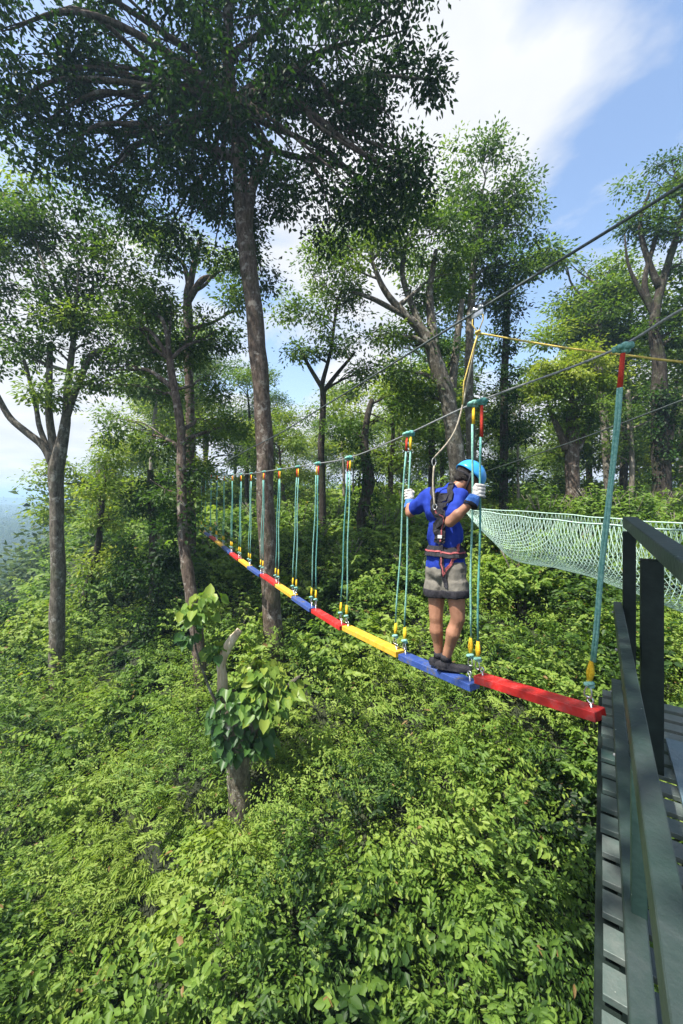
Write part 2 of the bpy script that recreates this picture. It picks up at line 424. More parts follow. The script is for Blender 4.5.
def undergrowth():
    parts = []
    # rounded bushes of different height, spread and greenness
    nm = 2600; my_ = 46 * RG.random(nm) ** .62; mx_ = RG.uniform(-1, 1, nm) * (1.08 * my_ + 2.5)
    mr_ = RG.uniform(.5, 1.0, nm) * (1 + my_ * .012); mh_ = RG.uniform(.25, 1.15, nm) * (.6 + .5 * mr_); mt_ = RG.normal(0, .13, nm)
    for (y0, y1, sp, nst, npair, Lb) in ((.3, 10, .45, 11, 12, .085), (.3, 7.5, .40, 19, 29, .076), (7.5, 13, .52, 17, 23, .100), (13, 24, .85, 14, 14, .19), (24, 46, 1.7, 13, 13, .36)):
        xs = []; ys = []
        y = y0
        while y < y1:
            w = 1.08 * y + 2.5
            for x in np.arange(-w, w, sp):
                xs.append(x + random.uniform(-.5, .5) * sp); ys.append(y + random.uniform(-.5, .5) * sp)
            y += sp
        x = np.array(xs); y = np.array(ys); n = len(x)
        di = np.full(n, 1e9); mi = np.zeros(n, int)
        for a0 in range(0, n, 400):
            dd = np.hypot(x[a0:a0 + 400, None] - mx_[None], y[a0:a0 + 400, None] - my_[None]) / mr_[None]
            mi[a0:a0 + 400] = dd.argmin(1); di[a0:a0 + 400] = dd.min(1)
        dome = np.sqrt(np.clip(1 - di ** 2, 0.02, 1)); mh = mh_[mi]; mt = mt_[mi]
        pn = vnoise(x, y, .38, 3.3); pn2 = vnoise(x, y, 1.1, 8.1); pn3 = vnoise(x, y, .22, 15.)
        H = np.clip(.12 + (.32 + .25 * pn + 1.35 * mh) * dome + .22 * pn2 + RG.normal(0, .07, n), .18, 2.2) if sp != .45 else np.full(len(x), .26); ds = np.hypot(x + 1.57, y - 6.0); H *= np.clip(.35 + .65 * (ds - .3) / .8, .35, 1)
        if sp > .8: H *= 1.15
        if sp > 1.5: H *= 1.7
        R = H * RG.uniform(.5, .85, n) * (1.1 if sp < 1 else 1.5)
        fine_type = (pn3 + RG.normal(0, .08, n)) > .10           # small-leaved fresh weeds
        narrow = (vnoise(x, y, .5, 31.) + RG.normal(0, .12, n)) > .34; broad = (vnoise(x, y, .8, 41.) + RG.normal(0, .15, n)) > .28
        pn4 = vnoise(x, y, .7, 23.); tone0 = np.clip(.44 + mt + .20 * dome + .18 * pn2 + .35 * pn4 + RG.normal(0, .11, n) + .24 * fine_type, .08, 1)  # dome term darkens the gaps between bushes: shade put into leaf tone
        Ll = Lb * np.where(broad, 1.22, np.where(narrow, 1.25, np.where(fine_type, .68, 1.0))) * RG.uniform(.8, 1.25, n)
        # keep the trunks' feet and a step of clear air around the deck
        z = CZ - below(x, y)
        wr_ = np.where(broad, .62, np.where(narrow, .22, .44))
        parts.append(bush_leaves(x, y, z, R, H, nst, npair, Ll, tone0) + (np.repeat(wr_, nst * npair),))
    P, D, N, L, T, wr_ = [np.concatenate(c) for c in zip(*parts)]
    T = np.minimum(T, 1.05); T[RG.random(len(T)) < .006] = 2.0
    Wd = L * wr_ * RG.uniform(.8, 1.2, len(L))
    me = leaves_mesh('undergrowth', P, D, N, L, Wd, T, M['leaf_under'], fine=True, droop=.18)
    o = link('undergrowth', me, None)
    tag(o, 'dense mass of low green coffee bushes and weeds covering the slope', 'undergrowth', kind='stuff')
    print('undergrowth leaves', len(L))
undergrowth()

# twigs poking from the undergrowth
# ------------------------------------------------------------------ trees
def wobble(pts, k=6, amp=.05, seed=0):
    """densify a polyline with a smooth Catmull-Rom pass"""
    pts = [Vector(p) for p in pts]; out = []
    for i in range(len(pts) - 1):
        p0 = pts[max(i - 1, 0)]; p1 = pts[i]; p2 = pts[i + 1]; p3 = pts[min(i + 2, len(pts) - 1)]
        for j in range(k):
            t = j / k
            v = .5 * ((2 * p1) + (p2 - p0) * t + (2 * p0 - 5 * p1 + 4 * p2 - p3) * t * t + (3 * p1 - p0 - 3 * p2 + p3) * t ** 3)
            out.append(v + Vector((noise.noise(v * .9 + Vector((seed, 0, 0))), noise.noise(v * .9 + Vector((0, seed, 5))), 0)) * amp)
    out.append(pts[-1]); return out

def lerp_list(vals, k):
    out = []
    for i in range(len(vals) - 1):
        for j in range(k): out.append(vals[i] + (vals[i + 1] - vals[i]) * j / k)
    out.append(vals[-1]); return out

BOUGHS = []
def spray_leaves(clumps, leaf, per=16, spread=.34, flat=.55, upn=1.0, bough=3.4, per_b=14):
    """clumps: (centre, radii, n, tone); leaves grow in sprays, sprays in boughs, boughs fill the clump"""
    Ps, Ds, Ns, Ls, Ts = [], [], [], [], []
    BOUGHS.clear()
    for c, r, n, tone in clumps:
        nb = max(3, int(n / per / per_b)); br = leaf * bough
        d = unit(RG.normal(0, 1, (nb, 3))); rad = RG.uniform(.12, 1, (nb, 1)) ** .5
        wob = 1 + .35 * np.array([noise.noise(Vector(v) * 2.2 + Vector(c) * .7) for v in d])[:, None]
        bc = np.array(c)[None] + d * rad * wob * np.array(r)[None]
        BOUGHS.append((Vector(c), [Vector(q) for q in bc]))
        bs = br * RG.uniform(.7, 1.35, (nb, 1))
        kb = np.repeat(np.arange(nb), per_b); m = len(kb)
        d2 = unit(RG.normal(0, 1, (m, 3))) * RG.uniform(.2, 1, (m, 1)) ** .6
        sc = bc[kb] + d2 * bs[kb] * np.array([1, 1, .62])
        k = np.repeat(np.arange(m), per)
        sp = spread * leaf / .15 * .62
        off = RG.normal(0, 1, (len(k), 3)) * np.array([sp, sp, sp * flat])
        P = sc[k] + off
        D = off + RG.normal(0, .10, off.shape) + np.array([0, 0, -.06]) + (d2 * .12)[k]
        N = RG.normal(0, .42, off.shape) + np.array([0, 0, upn]) + (d2 * .5)[k]
        st = RG.normal(0, .09, m) + RG.normal(0, .13, nb)[kb]
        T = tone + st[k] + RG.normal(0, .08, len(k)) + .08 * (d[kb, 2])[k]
        Ps.append(P); Ds.append(D); Ns.append(N); Ts.append(T); Ls.append(leaf * RG.uniform(.65, 1.25, len(k)))
    return [np.concatenate(q) for q in (Ps, Ds, Ns, Ls, Ts)]

def crown_mesh(name, clumps, leaf, mat, wr=.5, **kw):
    P, D, N, L, T = spray_leaves(clumps, leaf, **kw)
    return leaves_mesh(name, P, D, N, L, L * wr * RG.uniform(.85, 1.15, len(L)), T, mat)

def trunk_mb(path, rad, seed=0, sides=12, amp=.05, rough=.12):
    mb = MB(); pts = wobble(path, 6, amp, seed); rr = lerp_list(rad, 6)
    rr = [r * (1 + rough * noise.noise(p * 1.7 + Vector((seed, 3, 0)))) for r, p in zip(rr, pts)]
    mb.tube(pts, rr, sides)
    # surface irregularity
    return mb, pts, rr

def roughen(mb, amp, sc=4.0):
    v2 = []
    for v in mb.v:
        p = Vector(v); d = noise.noise_vector(Vector((p.x * sc, p.y * sc, p.z * sc * .45))) * amp
        v2.append(tuple(p + Vector((d.x, d.y, 0))))
    mb.v = v2

def limbs_to(mb, pts, rr, targets, r0=.45, seed=0, tw=3, rise=.35, amin=.25):
    """tapered limbs from the trunk polyline to each crown clump, forking into twigs"""
    rnd = random.Random(seed)
    tips = []
    for (c, r) in targets:
        c = Vector(c)
        best = None
        for i, p in enumerate(pts):
            if i < len(pts) * amin: continue
            dz = c.z - p.z; dh = math.hypot(c.x - p.x, c.y - p.y)
            cost = (c - p).length + (4 * max(0, rise * dh - dz))
            if best is None or cost < best[0]: best = (cost, i)
        i = best[1]; p = pts[i]; ra = max(.02, min(rr[i] * .75, r0 * rr[i] + .02 * (c - p).length))
        mid1 = p.lerp(c, .35) + Vector((rnd.uniform(-.12, .12), rnd.uniform(-.12, .12), rnd.uniform(.0, .14))) * (c - p).length
        mid2 = p.lerp(c, .7) + Vector((rnd.uniform(-.08, .08), rnd.uniform(-.08, .08), rnd.uniform(.0, .12))) * (c - p).length
        path = wobble([p, mid1, mid2, c], 4, .06, rnd.random() * 9); radl = lerp_list([ra, ra * .72, ra * .45, ra * .16], 4)
        mb.tube(path, radl, 6)
        for _ in range(tw):
            k = rnd.randint(5, len(path) - 2); q = path[k]
            e = c + Vector((rnd.uniform(-.8, .8) * r[0], rnd.uniform(-.8, .8) * r[1], rnd.uniform(-.5, .8) * r[2]))
            m = q.lerp(e, .5) + Vector((rnd.uniform(-.1, .1), rnd.uniform(-.1, .1), .08)) * (e - q).length
            mb.tube(wobble([q, m, e], 3, .04, rnd.random() * 9), lerp_list([radl[k] * .6, radl[k] * .35, .006], 3), 5)

def tree(name, label, trunk, clumps, leaf=.14, dens=2.2, bark='bark_grey', lm='leaf_mid', extra_limbs=(), ivy=None,
         group=None, seed=1, depth_k=1.0, tone=.5, per=16, spread=.34, flat=.55, amp=.05, tw=3, cat='tree', wr=.5, r0=.28, amin=.25):
    """trunk: (px,py,Y,width_px); clumps: (px,py,Y,rx_px,ry_px[,tone]) - all turned into metres"""
    path = [W(a_, b, c) for a_, b, c, w in trunk]; rad = [w * c / F / 2 * .86 for a_, b, c, w in trunk]
    root_z = gz(path[0].x, path[0].y) - .3
    if path[0].z > root_z:
        path.insert(0, Vector((path[0].x, path[0].y, root_z))); rad.insert(0, rad[0] * 1.6)
    base = Vector((path[0].x, path[0].y, gz(path[0].x, path[0].y)))
    root = empty(name, base, label, cat, group)
    mb, pts, rr = trunk_mb(path, rad, seed, amp=amp)
    roughen(mb, min(rad) * .18 + .004)
    cl = []; tg = []
    for c in clumps:
        px, py, Y, rx, ry = c[:5]; tn = c[5] if len(c) > 5 else tone
        dn = c[6] if len(c) > 6 else 1.0
        r = (rx * Y / F, max(rx, ry) * Y / F * .85 * depth_k, ry * Y / F)
        n = int(1.3 * dn * dens * math.pi * r[0] * r[2] * (1 if r[1] < 1.2 else 1.25) / (.5 * leaf * leaf * wr))
        cl.append((W(px, py, Y), r, n, tn)); tg.append((W(px, py, Y), r))
    lb = mb
    limbs_to(lb, pts, rr, tg, seed=seed, tw=tw, r0=r0, amin=amin)
    for L_ in extra_limbs:
        lb.tube(wobble([W(a_, b, c) for a_, b, c, w in L_], 5, .03, seed), lerp_list([w * c / F / 2 for a_, b, c, w in L_], 5), 8)
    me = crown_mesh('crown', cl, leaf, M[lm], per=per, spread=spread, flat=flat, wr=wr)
    rt = random.Random(seed)
    for cc_, bs_ in BOUGHS:
        for q in bs_:
            md = cc_.lerp(q, .5) + Vector((rt.uniform(-.1, .1), rt.uniform(-.1, .1), .05)) * (q - cc_).length
            tr_ = .010 + .006 * (q - cc_).length
            lb.tube([cc_, md, q], [tr_, tr_ * .7, tr_ * .3], 4, caps=False)
    lb.build('trunk', M[bark], root, True)
    link('crown', me, None, root)
    if ivy:
        iv = []
        for (px, py, Y, rx, ry, tn) in ivy:
            r = (rx * Y / F, rx * Y / F, ry * Y / F)
            iv.append((W(px, py, Y), r, int(1.9 * math.pi * r[0] * r[2] / (.5 * .12 * .12 * .6)), tn))
        me = crown_mesh('climbing_vine', iv, .12, M['leaf_dark'], per=12, spread=.2, flat=1.1, wr=.65)
        link('climbing_vine', me, None, root)
    return root

# 1 the tall dark tree over the bridge
tree('tall_tree', 'tall brown-trunked tree right behind the plank bridge, its dark crown filling the upper left',
     [(278, 690, 9, 24), (274, 650, 9, 22.5), (267, 520, 9, 21), (262, 400, 9, 20), (253, 300, 9, 20), (243, 220, 9, 18), (236, 130, 9, 15), (228, 40, 8.8, 12), (232, -90, 8.5, 8)],
     [(335, 45, 8.5, 75, 65), (385, 110, 8.2, 42, 48), (405, 30, 8.4, 30, 42), (350, 130, 8.6, 60, 36), (380, 165, 8.3, 34, 26), (300, 165, 8.8, 42, 24, .5, .7),
      (250, 60, 9, 70, 60), (225, 140, 9.6, 52, 36), (165, 40, 8.6, 65, 45), (150, 100, 9.0, 42, 32), (105, 20, 8.3, 48, 26), (40, 18, 7.6, 48, 26),
      (12, 75, 7.8, 24, 26), (40, 125, 8, 26, 30, .55, .75), (62, 165, 8.2, 30, 16, .6, .8), (105, 130, 8.6, 26, 18, .5, .7), (120, 160, 9, 30, 13, .5, .8), (185, 165, 9.4, 36, 22),
      (140, 205, 9.8, 40, 24), (190, 215, 10, 34, 22), (225, 215, 10.2, 26, 30), (255, 235, 10.4, 22, 30, .5, .9), (262, 275, 10.6, 16, 20, .55, .8),
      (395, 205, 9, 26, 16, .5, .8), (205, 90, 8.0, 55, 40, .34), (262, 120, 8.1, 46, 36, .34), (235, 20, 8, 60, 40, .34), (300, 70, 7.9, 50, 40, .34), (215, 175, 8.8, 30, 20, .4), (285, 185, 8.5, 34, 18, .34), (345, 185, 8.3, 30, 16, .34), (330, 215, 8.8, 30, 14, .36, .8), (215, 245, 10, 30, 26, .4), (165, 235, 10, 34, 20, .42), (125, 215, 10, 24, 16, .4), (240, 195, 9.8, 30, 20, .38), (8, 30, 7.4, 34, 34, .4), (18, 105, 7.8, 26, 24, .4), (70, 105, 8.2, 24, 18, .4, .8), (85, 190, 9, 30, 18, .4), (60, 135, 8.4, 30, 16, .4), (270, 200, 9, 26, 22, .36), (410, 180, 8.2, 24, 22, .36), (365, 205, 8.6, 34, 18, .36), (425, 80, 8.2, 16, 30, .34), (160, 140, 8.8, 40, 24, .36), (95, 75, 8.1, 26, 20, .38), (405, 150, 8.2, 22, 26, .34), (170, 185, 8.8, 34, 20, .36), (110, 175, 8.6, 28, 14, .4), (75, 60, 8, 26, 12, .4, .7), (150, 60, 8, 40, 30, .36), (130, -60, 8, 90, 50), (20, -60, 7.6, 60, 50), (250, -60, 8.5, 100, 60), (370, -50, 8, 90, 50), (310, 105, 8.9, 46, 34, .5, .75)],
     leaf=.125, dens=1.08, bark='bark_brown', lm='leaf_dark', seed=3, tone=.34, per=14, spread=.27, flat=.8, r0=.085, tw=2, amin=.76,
     extra_limbs=[[(246, 240, 9, 13), (252, 190, 9, 10), (266, 160, 9, 8), (272, 140, 8.8, 4)],
                  [(238, 160, 9, 11), (200, 145, 9, 9), (168, 132, 9, 8), (130, 134, 9, 6), (90, 128, 8.8, 4), (50, 120, 8.6, 2.5)],
                  [(232, 100, 9, 9), (180, 60, 8.8, 6), (120, 28, 8.6, 4), (80, 20, 8.4, 2)]])

# 2 the left forked tree
tree('forked_tree', 'tree at the left edge forking into several limbs above a straight grey trunk',
     [(58, 712, 10.1, 17), (57, 650, 10.1, 15.5), (57, 540, 10.1, 14.5), (56, 480, 10.1, 15.5), (57, 462, 10.1, 16), (66, 415, 10.1, 9), (68, 380, 10.1, 7), (75, 330, 10.1, 5)],
     [(25, 225, 10.2, 48, 34), (75, 240, 10.4, 42, 34), (20, 290, 10, 42, 36, .4), (75, 305, 10.2, 40, 30, .38), (45, 345, 10, 38, 22, .38, .8), (105, 275, 10.6, 34, 28, .45), (-10, 340, 10, 26, 40, .4), (98, 340, 10.2, 24, 18, .4, .8),
      (8, 195, 10.4, 32, 16, .85), (50, 196, 10.6, 32, 14, .8), (62, 397, 9.8, 22, 7, .85), (88, 385, 9.9, 24, 6, .8), (75, 315, 9.6, 22, 7, .85), (-5, 240, 10, 26, 40, .5)],  # sunlit top put into the leaf tone: upper clumps lighter, lower ones darker
     leaf=.125, dens=2.1, bark='bark_grey', lm='leaf_mid', seed=5, tone=.42, spread=.28, flat=.5,
     extra_limbs=[[(55, 470, 10.1, 9), (44, 448, 10, 8), (26, 432, 9.9, 7), (8, 415, 9.8, 6), (-8, 385, 9.7, 4)],
                  [(55, 465, 10.1, 9), (50, 425, 10.1, 7), (49, 385, 10.1, 6), (50, 345, 10.1, 5)],
                  [(54, 468, 10.1, 6), (40, 430, 10.2, 5), (36, 405, 10.2, 4), (24, 360, 10.2, 3)],
                  [(66, 418, 10.1, 7), (78, 385, 10, 6), (92, 355, 10, 5), (112, 348, 9.9, 3)]])

# 3 leaning trunk in front with vines
tree('leaning_tree', 'vine-clad reddish-brown tree with a slightly bent trunk left of the bridge',
     [(204, 735, 8.7, 18), (202, 710, 8.7, 16), (198, 650, 8.7, 15), (192, 600, 8.8, 14), (186, 560, 8.9, 13), (181, 500, 9.1, 11), (180, 430, 9.4, 10), (170, 360, 9.7, 8)],
     [(170, 300, 10.2, 40, 26, .6), (140, 330, 10, 34, 20, .6), (215, 330, 10.6, 30, 24, .55), (150, 390, 10, 40, 16, .5), (130, 290, 10.2, 30, 20, .6), (215, 380, 10.4, 26, 22, .45, .8), (135, 430, 10, 36, 14, .5), (170, 440, 9.6, 36, 22, .45), (165, 490, 9.3, 30, 20, .5), (200, 480, 9.6, 16, 24, .5), (110, 370, 10.2, 26, 12, .6), (185, 345, 10.5, 40, 24, .5), (225, 430, 11.5, 26, 20, .5), (150, 355, 10.8, 40, 20, .6), (205, 420, 10.8, 30, 16, .55), (120, 320, 10.5, 26, 14, .65)],
     leaf=.115, dens=1.8, bark='bark_brown', lm='leaf_mid', seed=8, tone=.5, spread=.3,
     ivy=[(178, 520, 9.1, 14, 26, .5), (170, 560, 9.3, 12, 30, .35)])

# 4 anchor tree at the far end of the bridge
tree('anchor_tree', 'slim straight tree that the far end of the plank bridge is tied to',
     [(192, 600, 13.3, 15), (191, 540, 13.3, 13), (190, 470, 13.3, 12), (189, 380, 13.3, 10), (188, 310, 13.3, 10), (189, 285, 13.3, 9), (200, 240, 13.3, 5)],
     [(200, 250, 13.2, 30, 22, .5, .8), (230, 270, 13, 22, 16, .6, .8), (165, 262, 13.2, 26, 18, .6, .8), (240, 310, 13.4, 26, 16, .7, .8), (150, 230, 13.4, 24, 18, .5)],
     leaf=.15, dens=1.4, bark='bark_brown', lm='leaf_mid', seed=9, tone=.55,
     extra_limbs=[[(189, 300, 13.3, 7), (202, 280, 13.2, 6), (216, 276, 13.2, 3)], [(189, 290, 13.3, 6), (182, 262, 13.2, 4), (160, 250, 13, 2)]])

# 5 ivy covered column between the left trees
tree('ivy_clad_tree', 'bushy dark tree smothered in creepers between the two left trunks',
     [(156, 690, 11, 12), (155, 600, 11, 10), (152, 520, 11, 8), (150, 470, 11, 6)],
     [(150, 520, 11, 28, 26, .45), (158, 570, 10.8, 30, 26, .35), (150, 620, 10.8, 28, 28, .3), (160, 660, 10.6, 30, 22, .3), (175, 610, 10.9, 20, 36, .35), (135, 560, 11.2, 18, 24, .45), (152, 480, 11.2, 20, 16, .55)],
     leaf=.12, dens=2.0, bark='bark_dark', lm='leaf_dark', seed=12, tone=.5, spread=.22, flat=1.0)
tree('slanting_tree', 'small dark-stemmed tree leaning right just beyond the forked tree',
     [(72, 700, 12.5, 12), (76, 650, 12.5, 10), (84, 600, 12.5, 9), (96, 555, 12.5, 7), (103, 500, 12.5, 5)],
     [(95, 560, 12.5, 24, 14, .75), (110, 520, 12.5, 26, 16, .8), (88, 590, 12.8, 26, 14, .7), (118, 570, 12.6, 20, 16, .75), (105, 455, 12.6, 26, 16, .8, .7), (95, 490, 12.4, 18, 10, .8, .7)],
     leaf=.14, dens=1.3, bark='bark_dark', lm='leaf_fresh', seed=14, tone=.65, spread=.3)
tree('understory_tree', 'low pale-green leafy tree on the slope behind the forked trunk',
     [(98, 690, 15, 8), (100, 600, 15, 7), (99, 520, 15, 6), (98, 470, 15, 4)],
     [(45, 475, 14, 16, 10, .8, .7), (52, 510, 14, 10, 10, .8, .6), (80, 480, 14.5, 18, 10, .8, .6), (120, 490, 15, 20, 12, .75, .7), (75, 640, 15, 22, 16, .7), (125, 610, 15, 24, 20, .6), (105, 650, 14.5, 24, 20, .6)],
     leaf=.15, dens=1.2, bark='bark_grey', lm='leaf_fresh', seed=15, tone=.65)
tree('dark_low_tree', 'dark low tree at the left picture edge below the valley view',
     [(14, 745, 12, 12), (16, 690, 12, 10), (20, 640, 12, 7), (22, 610, 12, 4)],
     [(5, 640, 12, 28, 24, .25), (30, 650, 12.2, 24, 22, .3), (8, 690, 11.8, 30, 24, .2), (36, 690, 12, 20, 22, .25), (20, 612, 12.4, 22, 12, .45), (-25, 640, 12, 24, 40, .3)],
     leaf=.14, dens=2.1, bark='bark_dark', lm='leaf_dark', seed=16)  # low tree with dark leaf colours

# 6 middle group
tree('slender_tree', 'slender dark tree with a sparse forked crown in the gap right of the tall trunk',
     [(323, 640, 14, 9), (323, 560, 14, 8.5), (322, 470, 14, 8), (323, 400, 14, 7), (322, 384, 14, 6), (330, 350, 14, 4), (338, 300, 14, 3)],
     [(318, 320, 14, 30, 20, .6, .8), (345, 345, 14, 24, 18, .6, .8), (300, 350, 14, 20, 14, .6, .8), (352, 300, 14, 26, 22, .55, .9), (312, 275, 14.2, 30, 22, .6, .9), (290, 305, 14.2, 18, 14, .6), (365, 375, 14, 26, 14, .6, .8), (340, 250, 14.4, 26, 18, .65)],
     leaf=.14, dens=1.8, bark='bark_dark', lm='leaf_mid', seed=17, tone=.55,
     extra_limbs=[[(322, 388, 14, 5), (310, 368, 14, 4), (298, 345, 14, 2)], [(323, 392, 14, 5), (338, 372, 14, 4), (355, 352, 14, 2)]])
tree('twisted_tree', 'creeper-hung dark twisted trunk behind the plank bridge between tall ropes',
     [(368, 600, 12.5, 14), (366, 560, 12.5, 12), (362, 520, 12.5, 12), (368, 480, 12.5, 14), (364, 440, 12.8, 9), (372, 400, 13, 6)],
     [(378, 420, 13, 30, 20, .5), (350, 430, 13, 20, 16, .5), (395, 395, 13.4, 26, 16, .55)],
     leaf=.14, dens=1.6, bark='bark_dark', lm='leaf_mid', seed=18,
     ivy=[(364, 470, 12.4, 10, 30, .3), (368, 520, 12.3, 10, 30, .25), (370, 560, 12.3, 10, 26, .3)])
tree('spreading_tree', 'big pale-barked tree with wide twisting limbs left of the trolley',
     [(462, 640, 13, 24), (460, 560, 13, 22), (458, 470, 13, 20), (450, 410, 13, 18), (437, 365, 13, 17), (425, 335, 13, 12), (405, 315, 13, 9), (385, 290, 13, 7), (372, 262, 13, 4)],
     [(400, 210, 13.4, 40, 26, .6), (430, 235, 13.4, 40, 26, .58), (365, 225, 13.2, 30, 24, .62), (350, 270, 13, 28, 24, .6, .8), (395, 255, 13.6, 30, 20, .5, .75), (440, 275, 13.6, 28, 22, .5, .85), (380, 335, 13, 26, 14, .55, .8), (330, 235, 13, 24, 20, .65), (415, 300, 13.6, 22, 14, .5, .7), (400, 370, 13.4, 30, 18, .55), (425, 395, 13.6, 26, 20, .5), (410, 345, 13.6, 20, 14, .5)],
     leaf=.14, dens=2.2, bark='bark_grey', lm='leaf_mid', seed=21, tone=.58, spread=.3,
     extra_limbs=[[(437, 368, 13, 12), (432, 330, 13.2, 10), (430, 290, 13.4, 7), (436, 250, 13.4, 4)], [(425, 338, 13, 8), (410, 300, 13.2, 6), (402, 270, 13.3, 5), (408, 235, 13.4, 3)], [(405, 316, 13, 6), (375, 300, 13, 5), (352, 292, 13, 3)],
                  [(458, 450, 13, 10), (452, 400, 13.2, 9), (456, 350, 13.3, 8), (462, 300, 13.4, 5)]],
     ivy=[(438, 350, 13, 12, 16, .4)])
tree('towering_tree', 'tallest pale straight tree in the middle, its crown standing against blue sky',
     [(473, 620, 15, 13), (472, 520, 15, 12), (470, 430, 15, 11), (469, 360, 15, 10), (471, 300, 15, 9), (476, 240, 15, 7), (482, 190, 15, 4)],
     [(485, 160, 15, 30, 17, .6), (465, 190, 15, 24, 20, .6, .9), (505, 190, 15, 26, 24, .55), (480, 225, 15.2, 34, 26, .5), (520, 225, 15, 24, 26, .5), (500, 262, 15, 38, 26, .45), (530, 258, 15, 17, 22, .5), (455, 262, 15.2, 26, 24, .5), (478, 300, 15.2, 30, 16, .4, .8), (515, 292, 15, 22, 14, .45, .8), (450, 215, 15.2, 16, 18, .6, .8)],
     leaf=.15, dens=2.5, bark='bark_grey', lm='leaf_mid', seed=23, tone=.5, spread=.3, flat=.7)
tree('creeper_column_tree', 'narrow trunk wrapped in dark creepers right of the yellow rope knot',
     [(505, 600, 15.5, 12), (504, 520, 15.5, 10), (504, 440, 15.5, 9), (505, 370, 15.5, 8), (507, 310, 15.5, 6), (508, 285, 15.5, 4)],
     [(508, 300, 15.5, 14, 14, .4), (498, 470, 15.4, 20, 22, .35), (516, 440, 15.6, 14, 18, .4)],
     leaf=.14, dens=1.8, bark='bark_dark', lm='leaf_dark', seed=25,
     ivy=[(505, 325, 15.4, 7, 10, .4), (508, 345, 15.4, 9, 9, .35), (504, 372, 15.4, 8, 16, .35), (508, 400, 15.4, 11, 12, .4), (503, 430, 15.3, 9, 24, .3), (506, 480, 15.3, 10, 30, .3)])
tree('round_tree', 'round-topped bright green tree on a short stout trunk behind the net',
     [(572, 560, 14, 17), (572, 520, 14, 15), (572, 470, 14, 15), (572, 430, 14, 14), (572, 400, 14, 9)],
     [(572, 375, 13.6, 36, 20, .85), (546, 392, 13.6, 20, 17, .75), (598, 392, 13.6, 20, 18, .75), (572, 408, 13.6, 32, 15, .45), (582, 360, 13.5, 24, 12, 1.0), (555, 370, 13.3, 22, 11, 1.0), (572, 428, 13.8, 16, 12, .35, .8)],  # leaf tone paints the sunlit top lighter and the shaded underside darker
     leaf=.12, dens=3.6, bark='bark_brown', lm='leaf_fresh', seed=27, tone=.5, spread=.22, flat=.5,
     extra_limbs=[[(566, 450, 14, 8), (556, 425, 14, 6), (548, 405, 14, 4)], [(577, 450, 14, 8), (588, 425, 14, 6), (597, 405, 14, 4)]])
tree('umbrella_tree', 'huge dark-trunked tree at the right edge with tiered spreading crown',
     [(662, 620, 15, 21), (662, 520, 15, 20), (661, 440, 15, 18), (659, 370, 15, 15), (655, 320, 15, 10), (660, 290, 15, 9), (672, 250, 15, 7), (684, 210, 15, 4)],
     [(672, 160, 15, 30, 9, .5), (655, 182, 15, 28, 9, .5), (640, 212, 15, 20, 8, .5), (680, 205, 15, 30, 12, .5), (668, 232, 15, 26, 10, .45), (700, 170, 15, 36, 20, .5), (710, 230, 15, 36, 24, .5), (635, 228, 15.4, 18, 5, .55, .7), (690, 262, 15, 26, 14, .5), (672, 330, 15.6, 26, 20, .45), (645, 340, 15.6, 16, 16, .5, .8), (700, 330, 15, 30, 36, .4)],
     leaf=.14, dens=2.2, bark='bark_dark', lm='leaf_mid', seed=29, tone=.5, flat=.3, spread=.34,
     extra_limbs=[[(655, 318, 15, 5), (640, 290, 15, 4), (628, 262, 15, 2.5), (625, 235, 15, 1.2)], [(655, 315, 15, 6), (645, 285, 15, 5), (655, 240, 15, 4), (668, 190, 15, 3)], [(660, 290, 15, 7), (640, 230, 15, 4), (650, 190, 15, 2)]],
     ivy=[(660, 400, 14.8, 13, 44, .3), (661, 460, 14.8, 12, 30, .3)])
tree('airy_tree', 'light feathery tree rising behind the round-topped tree on the right',
     [(612, 600, 19, 12), (610, 520, 19, 10), (605, 430, 19, 9), (598, 350, 19, 7), (600, 310, 19, 5)],
     [(590, 290, 19, 34, 14, .7), (620, 300, 19, 30, 14, .7), (560, 318, 19, 26, 12, .75, .9), (600, 325, 19, 44, 16, .65), (632, 330, 19, 20, 18, .65), (545, 345, 19, 26, 12, .7, .9), (570, 262, 19.4, 28, 8, .75, .6), (610, 268, 19.4, 24, 8, .7, .7), (620, 365, 19, 22, 20, .6), (530, 370, 19, 22, 14, .65), (545, 255, 20, 14, 5, .7, .5)],
     leaf=.2, dens=1.6, bark='bark_grey', lm='leaf_fresh', seed=31, tone=.5, flat=.4, spread=.4)
tree('thin_pale_tree', 'thin pale bare-stemmed tree between the round tree and dark right trunk',
     [(636, 600, 18, 6), (633, 520, 18, 6), (631, 440, 18, 5.5), (628, 390, 18, 5)],
     [(640, 395, 18, 20, 16, .5), (615, 420, 18, 18, 16, .5), (655, 420, 18, 16, 20, .45), (605, 450, 18.5, 20, 18, .5)],
     leaf=.17, dens=1.5, bark='bark_pale', lm='leaf_mid', seed=33)

